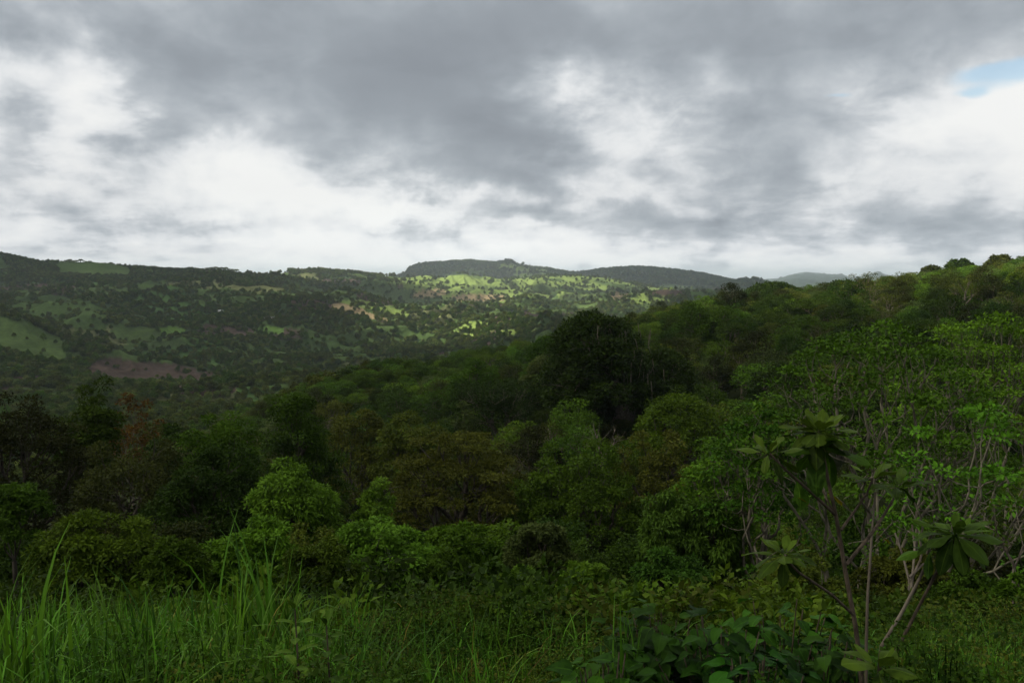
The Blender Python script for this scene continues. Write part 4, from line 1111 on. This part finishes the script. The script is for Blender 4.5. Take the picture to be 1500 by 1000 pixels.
def rosette(pos, n, L, w, parent, name='leaf_rosette', mat='sap', heart=0, low=-.55):
    lv = Leaves()
    for i in range(n):
        f = i / max(1, n - 1)                # 0 = topmost young leaves
        l = L * (.45 + .55 * min(1, f * 2.2)) * rng.uniform(.85, 1.12)
        V, Fc = big_leaf(l, w * l / L * rng.uniform(.85, 1.1), rng.uniform(-.2, .1), .2 + rng.uniform(.2, .9) * f, .03, heart)
        pit = 1.15 + (low - 1.15) * f ** .8 + rng.uniform(-.35, .3)
        a = i * 2.4 + rng.uniform(-.25, .25)
        off = np.array([math.cos(a), math.sin(a), 0]) * .02 + np.array([0, 0, -.05 * f * L * 3])
        lv.add(V, Fc, np.asarray(pos) + off, a, pit, rng.uniform(-.3, .3), np.clip(.9 - .75 * f + rng.uniform(-.1, .15), 0, 1))
    return link(name, lv.mesh(name, MT[mat]), parent)
def stem(pts, r0, r1, parent, name, origin, mat=STEM):
    q = np.array([np.array(P(*p)) for p in pts]) - np.array(origin)
    # smooth the polyline
    t = np.linspace(0, len(q) - 1, len(q) * 4)
    i = np.minimum(t.astype(int), len(q) - 2); f = (t - i)[:, None]; f = f * f * (3 - 2 * f) * .35 + f * .65
    s_ = q[i] * (1 - f) + q[i + 1] * f
    tb = Tubes(); tb.path(s_, np.linspace(r0, r1, len(s_)), 8)
    return link(name, tb.mesh(name, mat), parent)
def saplings():
    Yb = 4.7
    b = P(1262, 1000, Yb); z = hz(b.x, Yb); o = (b.x, Yb, z)
    t = thing('big_leaf_sapling', 'tall dark-stemmed sapling with rosettes of large leaves in the right foreground', 'sapling', o)
    zb = P(1264, 1000, Yb); vb = project(b.x, Yb, z - .05)[1]
    S = lambda pts, r0, r1, nm='branch', mat=STEM: stem(pts, r0, r1, t, nm, o, mat)
    S([(1266, vb, Yb), (1262, 985, Yb), (1253, 915, Yb), (1238, 835, Yb), (1225, 757, Yb), (1213, 703, Yb), (1203, 650, Yb), (1198, 632, Yb)], .017, .008, 'stem')
    S([(1222, 752, Yb), (1184, 717, 4.6), (1141, 679, 4.5), (1128, 664, 4.5)], .011, .006)
    S([(1240, 826, Yb), (1277, 781, 4.8), (1293, 757, 4.9), (1309, 730, 4.9), (1315, 714, 4.9)], .011, .006)
    S([(1232, 776, Yb), (1252, 748, 4.8), (1270, 722, 4.8), (1278, 700, 4.8)], .009, .005)
    S([(1250, 900, Yb), (1218, 870, 4.5), (1170, 838, 4.3), (1148, 815, 4.3)], .010, .006)
    S([(1268, vb, Yb), (1269, 938, 4.8), (1271, 870, 4.8), (1276, 800, 4.9), (1282, 720, 4.9)], .011, .006, 'stem', BARK)
    S([(1222, 752, Yb), (1206, 720, 4.8), (1196, 700, 4.9)], .006, .004)
    def Rz(u, v, Y, n, Lpx, wpx, **k):
        rosette(np.array(P(u, v, Y)) - np.array(o), n, Lpx / F * Y, wpx / F * Y, t, **k)
    Rz(1200, 628, Yb, 30, 56, 21, low=-.7)
    Rz(1205, 650, Yb, 9, 66, 27, low=-1.0)
    Rz(1126, 660, 4.5, 11, 50, 18, low=-.6)
    Rz(1316, 708, 4.9, 9, 48, 16, low=-.3)
    Rz(1278, 697, 4.8, 7, 52, 20, low=-.5)
    Rz(1148, 808, 4.3, 17, 52, 21, low=-.7)
    Rz(1286, 972, 4.4, 8, 62, 32, low=-.2)
    # single hanging leaves, two of them turning yellow
    for (u, v, Y, az_, L, w, m, nm) in ((1166, 700, 4.6, .4, 52, 30, 'sap', 'leaf'), (1168, 728, 4.6, .2, 22, 17, 'yellow', 'yellow_leaf'), (1130, 700, 4.5, 2.7, 40, 13, 'sap', 'leaf'), (1212, 722, 4.7, .3, 34, 14, 'yellow', 'yellow_leaf'), (1285, 782, 4.8, .1, 26, 10, 'yellow', 'yellow_leaf'), (1262, 750, 4.8, 2.6, 38, 15, 'sap', 'leaf')):
        lv = Leaves(); V, Fc = big_leaf(L / F * Y, w / F * Y, .1, .4)
        lv.add(V, Fc, np.array(P(u, v, Y)) - np.array(o), az_, -1.3 if m == 'sap' else -.6, 0, .3); link(nm, lv.mesh(nm, MT[m]), t)
    # second sapling, leaning right
    b = P(1290, 960, 5.2); z = hz(b.x, 5.2); o2 = (b.x, 5.2, z)
    t2 = thing('big_leaf_sapling', 'shorter sapling with two leaning stems and drooping large leaves near the right edge', 'sapling', o2)
    vb = project(b.x, 5.2, z - .05)[1]
    stem([(1280, vb, 5.2), (1290, 948, 5.2), (1322, 895, 5.2), (1348, 845, 5.1), (1362, 815, 5.1)], .014, .008, t2, 'stem', o2, BARK)
    stem([(1292, vb, 5.2), (1309, 960, 5.2), (1345, 890, 5.2), (1375, 832, 5.1), (1398, 790, 5.0)], .013, .007, t2, 'stem', o2)
    rosette(np.array(P(1398, 778, 5.0)) - np.array(o2), 22, 60 / F * 5, 22 / F * 5, t2, low=-.9)
    rosette(np.array(P(1362, 800, 5.1)) - np.array(o2), 8, 50 / F * 5, 18 / F * 5, t2, low=-.7)
saplings()

# broad-leaved plants along the bottom of the picture
def broad_plant(u, v, Y, Rr, n, label):
    p = P(u, v, Y); z = hz(p.x, Y); H = p.z - z
    t = thing('broad_leaved_plant', label, 'plant', (p.x, Y, z), 'broad-leaved plants along the bottom right')
    lv = Leaves(); tb = Tubes()
    for i in range(n):
        a = rng.uniform(0, 6.283); r_ = Rr * rng.random() ** .6
        hh = H * (1 - .45 * (r_ / Rr) ** 2) * rng.uniform(.80, 1.02)
        tip = np.array([math.cos(a) * r_, math.sin(a) * r_, hh])
        b0 = np.array([tip[0] * .25, tip[1] * .25, -.1])
        tb.path([b0, (b0 * .45 + tip * .55) + np.array([0, 0, hh * .08]), tip], [.007, .006, .004], 5)
        for j in range(rng.integers(6, 9)):
            L = rng.uniform(.11, .20); V, Fc = big_leaf(L, L * rng.uniform(.55, .72), .10, .75, .03, 1)
            aa = a + j * 2.1 + rng.uniform(-.4, .4)
            dn = np.array([0, 0, -.07 * j])
            lv.add(V, Fc, tip + dn + np.array([math.cos(aa), math.sin(aa), 0]) * .04, aa, rng.uniform(-.65, .15), rng.uniform(-.35, .35), rng.random() * (1 - .12 * j))
    link('stem', tb.mesh('broad_plant_stem', STEM), t); link('foliage', lv.mesh('broad_plant_leaves', MT['big']), t)
broad_plant(985, 880, 5.4, .62, 44, 'broad-leaved plant with the palest drooping leaves at the left end of its row')
broad_plant(1065, 905, 4.9, .55, 37, 'broad-leaved plant second from the left at the bottom of the photo')
broad_plant(1150, 872, 5.6, .60, 44, 'tallest broad-leaved plant just left of the sapling stem')
broad_plant(1210, 925, 5.0, .45, 27, 'broad-leaved plant touching the base of the sapling stem')
broad_plant(890, 945, 4.6, .40, 23, 'low broad-leaved plant cut by the bottom edge left of the row')
broad_plant(1110, 950, 4.4, .45, 27, 'dark broad-leaved plant at the very bottom below its row')

def pinnate(u, v, Y, label):
    p = P(u, v, Y); z = hz(p.x, Y); H = p.z - z
    t = thing('upright_herb', label, 'plant', (p.x, Y, z), 'upright herbs in the weeds')
    tb = Tubes(); tb.path([(0, 0, -.1), (.02, 0, H * .5), (0, 0, H)], [.008, .007, .004], 6)
    lv = Leaves(); k = 9
    for i in range(k):
        hh = H * (.35 + .65 * i / (k - 1)); L = .16 * (1.15 - .45 * i / (k - 1))
        for sgn in (0, math.pi):
            V, Fc = big_leaf(L, L * .42, .12, .5)
            lv.add(V, Fc, (0, 0, hh), i * 1.35 + sgn, .25 + .6 * (i == k - 1), 0, .25 + .5 * rng.random())
    link('stem', tb.mesh('herb_stem', STEM), t); link('foliage', lv.mesh('herb_leaves', MT['sap']), t)
pinnate(432, 892, 4.6, 'upright herb with paired leaves below the tallest cane grass')
pinnate(478, 915, 4.6, 'smaller herb with paired leaves just right of the upright herb')

# ------------------------------------------------------------------ cloud deck added out of view to shade the valley (gaps shaped for the sun patches)
HOLES = [  # ground x, y, half sizes, strength
 (-200, 3150, 400, 420, 1), (150, 3380, 420, 330, 1), (600, 3400, 330, 330, 1), (20, 1760, 330, 420, 1), (60, 2400, 170, 300, .9), (310, 445, 215, 140, 1.), (-560, 2700, 150, 380, 1), (-480, 2060, 120, 180, 1),
 (-850, 2900, 220, 150, .75), (20, 6350, 620, 420, .9), (130, 420, 50, 40, .6), (160, 2500, 160, 60, .6)]
def clouds():
    Hc = 3500.0; st = 40.0
    gx = np.arange(-4600, 6000, st); gy = np.arange(-1600, 8600, st)
    GX, GY = np.meshgrid(gx, gy); x = GX.ravel(); y = GY.ravel()
    wob = (fbm(x / 260, y / 260, 4, 201) - .5) * 1.1
    D = np.ones(len(x)) * 1.4
    for (hx, hy, a, b, s_) in HOLES:
        q = np.sqrt(((x - hx) / a) ** 2 + ((y - hy) / b) ** 2) + wob * .55
        D = np.minimum(D, q + (1 - s_) * .25)
    e = np.minimum(np.minimum(x + 4600, 6000 - x), np.minimum(y + 1600, 8600 - y)) / 500
    D = np.minimum(D, .7 + e + wob)
    t_ = (D - 1.0)
    thick = np.clip(t_ * 1.2, 0, 1) * (60 + 260 * fbm(x / 500, y / 500, 4, 207)) + 3
    sx = SUN_DIR.x / SUN_DIR.z; sy = SUN_DIR.y / SUN_DIR.z
    zg = -60.0
    cx_ = x + sx * (Hc - zg); cy_ = y + sy * (Hc - zg)
    low = Hc - thick * .35 + 60 * (fbm(x / 300, y / 300, 3, 209) - .5) * np.clip(t_ * 3, 0, 1)
    top = low + thick + 1
    nx, ny = len(gx), len(gy); inside = (t_ > 0).reshape(ny, nx)
    i, j = np.nonzero(inside[:-1, :-1] & inside[1:, :-1] & inside[:-1, 1:] & inside[1:, 1:])
    a = i * nx + j; N = nx * ny
    bot = np.stack([a, a + nx, a + nx + 1, a + 1], 1); tp = np.stack([a, a + 1, a + nx + 1, a + nx], 1) + N
    q = np.zeros((ny + 1, nx + 1), bool); q[i + 1, j + 1] = True
    sides = []
    for di, dj, v0, v1 in ((-1, 0, 0, 1), (1, 0, nx + 1, nx), (0, -1, nx, 0), (0, 1, 1, nx + 1)):
        pad = np.pad(q, 1)
        m = ~pad[i + 2 + di, j + 2 + dj]
        sides.append(np.stack([a[m] + v0, a[m] + v1, a[m] + v1 + N, a[m] + v0 + N], 1))
    f = np.concatenate([bot, tp] + sides)
    V = np.concatenate([np.stack([cx_, cy_, low], 1), np.stack([cx_, cy_, top], 1)])
    used = np.unique(f); rm = np.zeros(len(V), int); rm[used] = np.arange(len(used))
    m, t = new_mat('shade_cloud_body')
    d = t.nodes.new('ShaderNodeBsdfDiffuse'); d.inputs[0].default_value = (.85, .86, .88, 1)
    tr = t.nodes.new('ShaderNodeBsdfTranslucent'); tr.inputs[0].default_value = (.80, .82, .86, 1)
    ms = t.nodes.new('ShaderNodeMixShader'); ms.inputs[0].default_value = .62
    o = t.nodes.new('ShaderNodeOutputMaterial'); t.links.new(d.outputs[0], ms.inputs[1]); t.links.new(tr.outputs[0], ms.inputs[2])
    tp_ = t.nodes.new('ShaderNodeBsdfTransparent'); m3 = t.nodes.new('ShaderNodeMixShader'); m3.inputs[0].default_value = .36
    t.links.new(ms.outputs[0], m3.inputs[1]); t.links.new(tp_.outputs[0], m3.inputs[2]); t.links.new(m3.outputs[0], o.inputs[0])
    c = link('shade_cloud_deck', mesh_np('shade_cloud_deck', V[used], rm[f], m, smooth=True))
    c['kind'] = 'stuff'; c['label'] = 'unseen cloud deck added above the frame to shade the valley around the sun patches'; c['category'] = 'clouds'
clouds()

# ------------------------------------------------------------------ air
def haze():
    w = 31000.0; zb, zt = -330.0, 290.0
    v = np.array([(-w, -w, zb), (w, -w, zb), (w, w, zb), (-w, w, zb), (-w, -w, zt), (w, -w, zt), (w, w, zt), (-w, w, zt)])
    f = np.array([(0, 3, 2, 1), (4, 5, 6, 7), (0, 1, 5, 4), (1, 2, 6, 5), (2, 3, 7, 6), (3, 0, 4, 7)])
    m, t = new_mat('haze_air')
    pv = t.nodes.new('ShaderNodeVolumePrincipled'); pv.inputs['Color'].default_value = (.80, .93, 1.0, 1); pv.inputs['Density'].default_value = 6.5e-5
    pv.inputs['Anisotropy'].default_value = .2
    o = t.nodes.new('ShaderNodeOutputMaterial'); t.links.new(pv.outputs[0], o.inputs['Volume'])
    h = link('haze', mesh_np('haze', v, f, m)); h['kind'] = 'stuff'; h['label'] = 'thin bluish air over the valley'; h['category'] = 'haze'
haze()
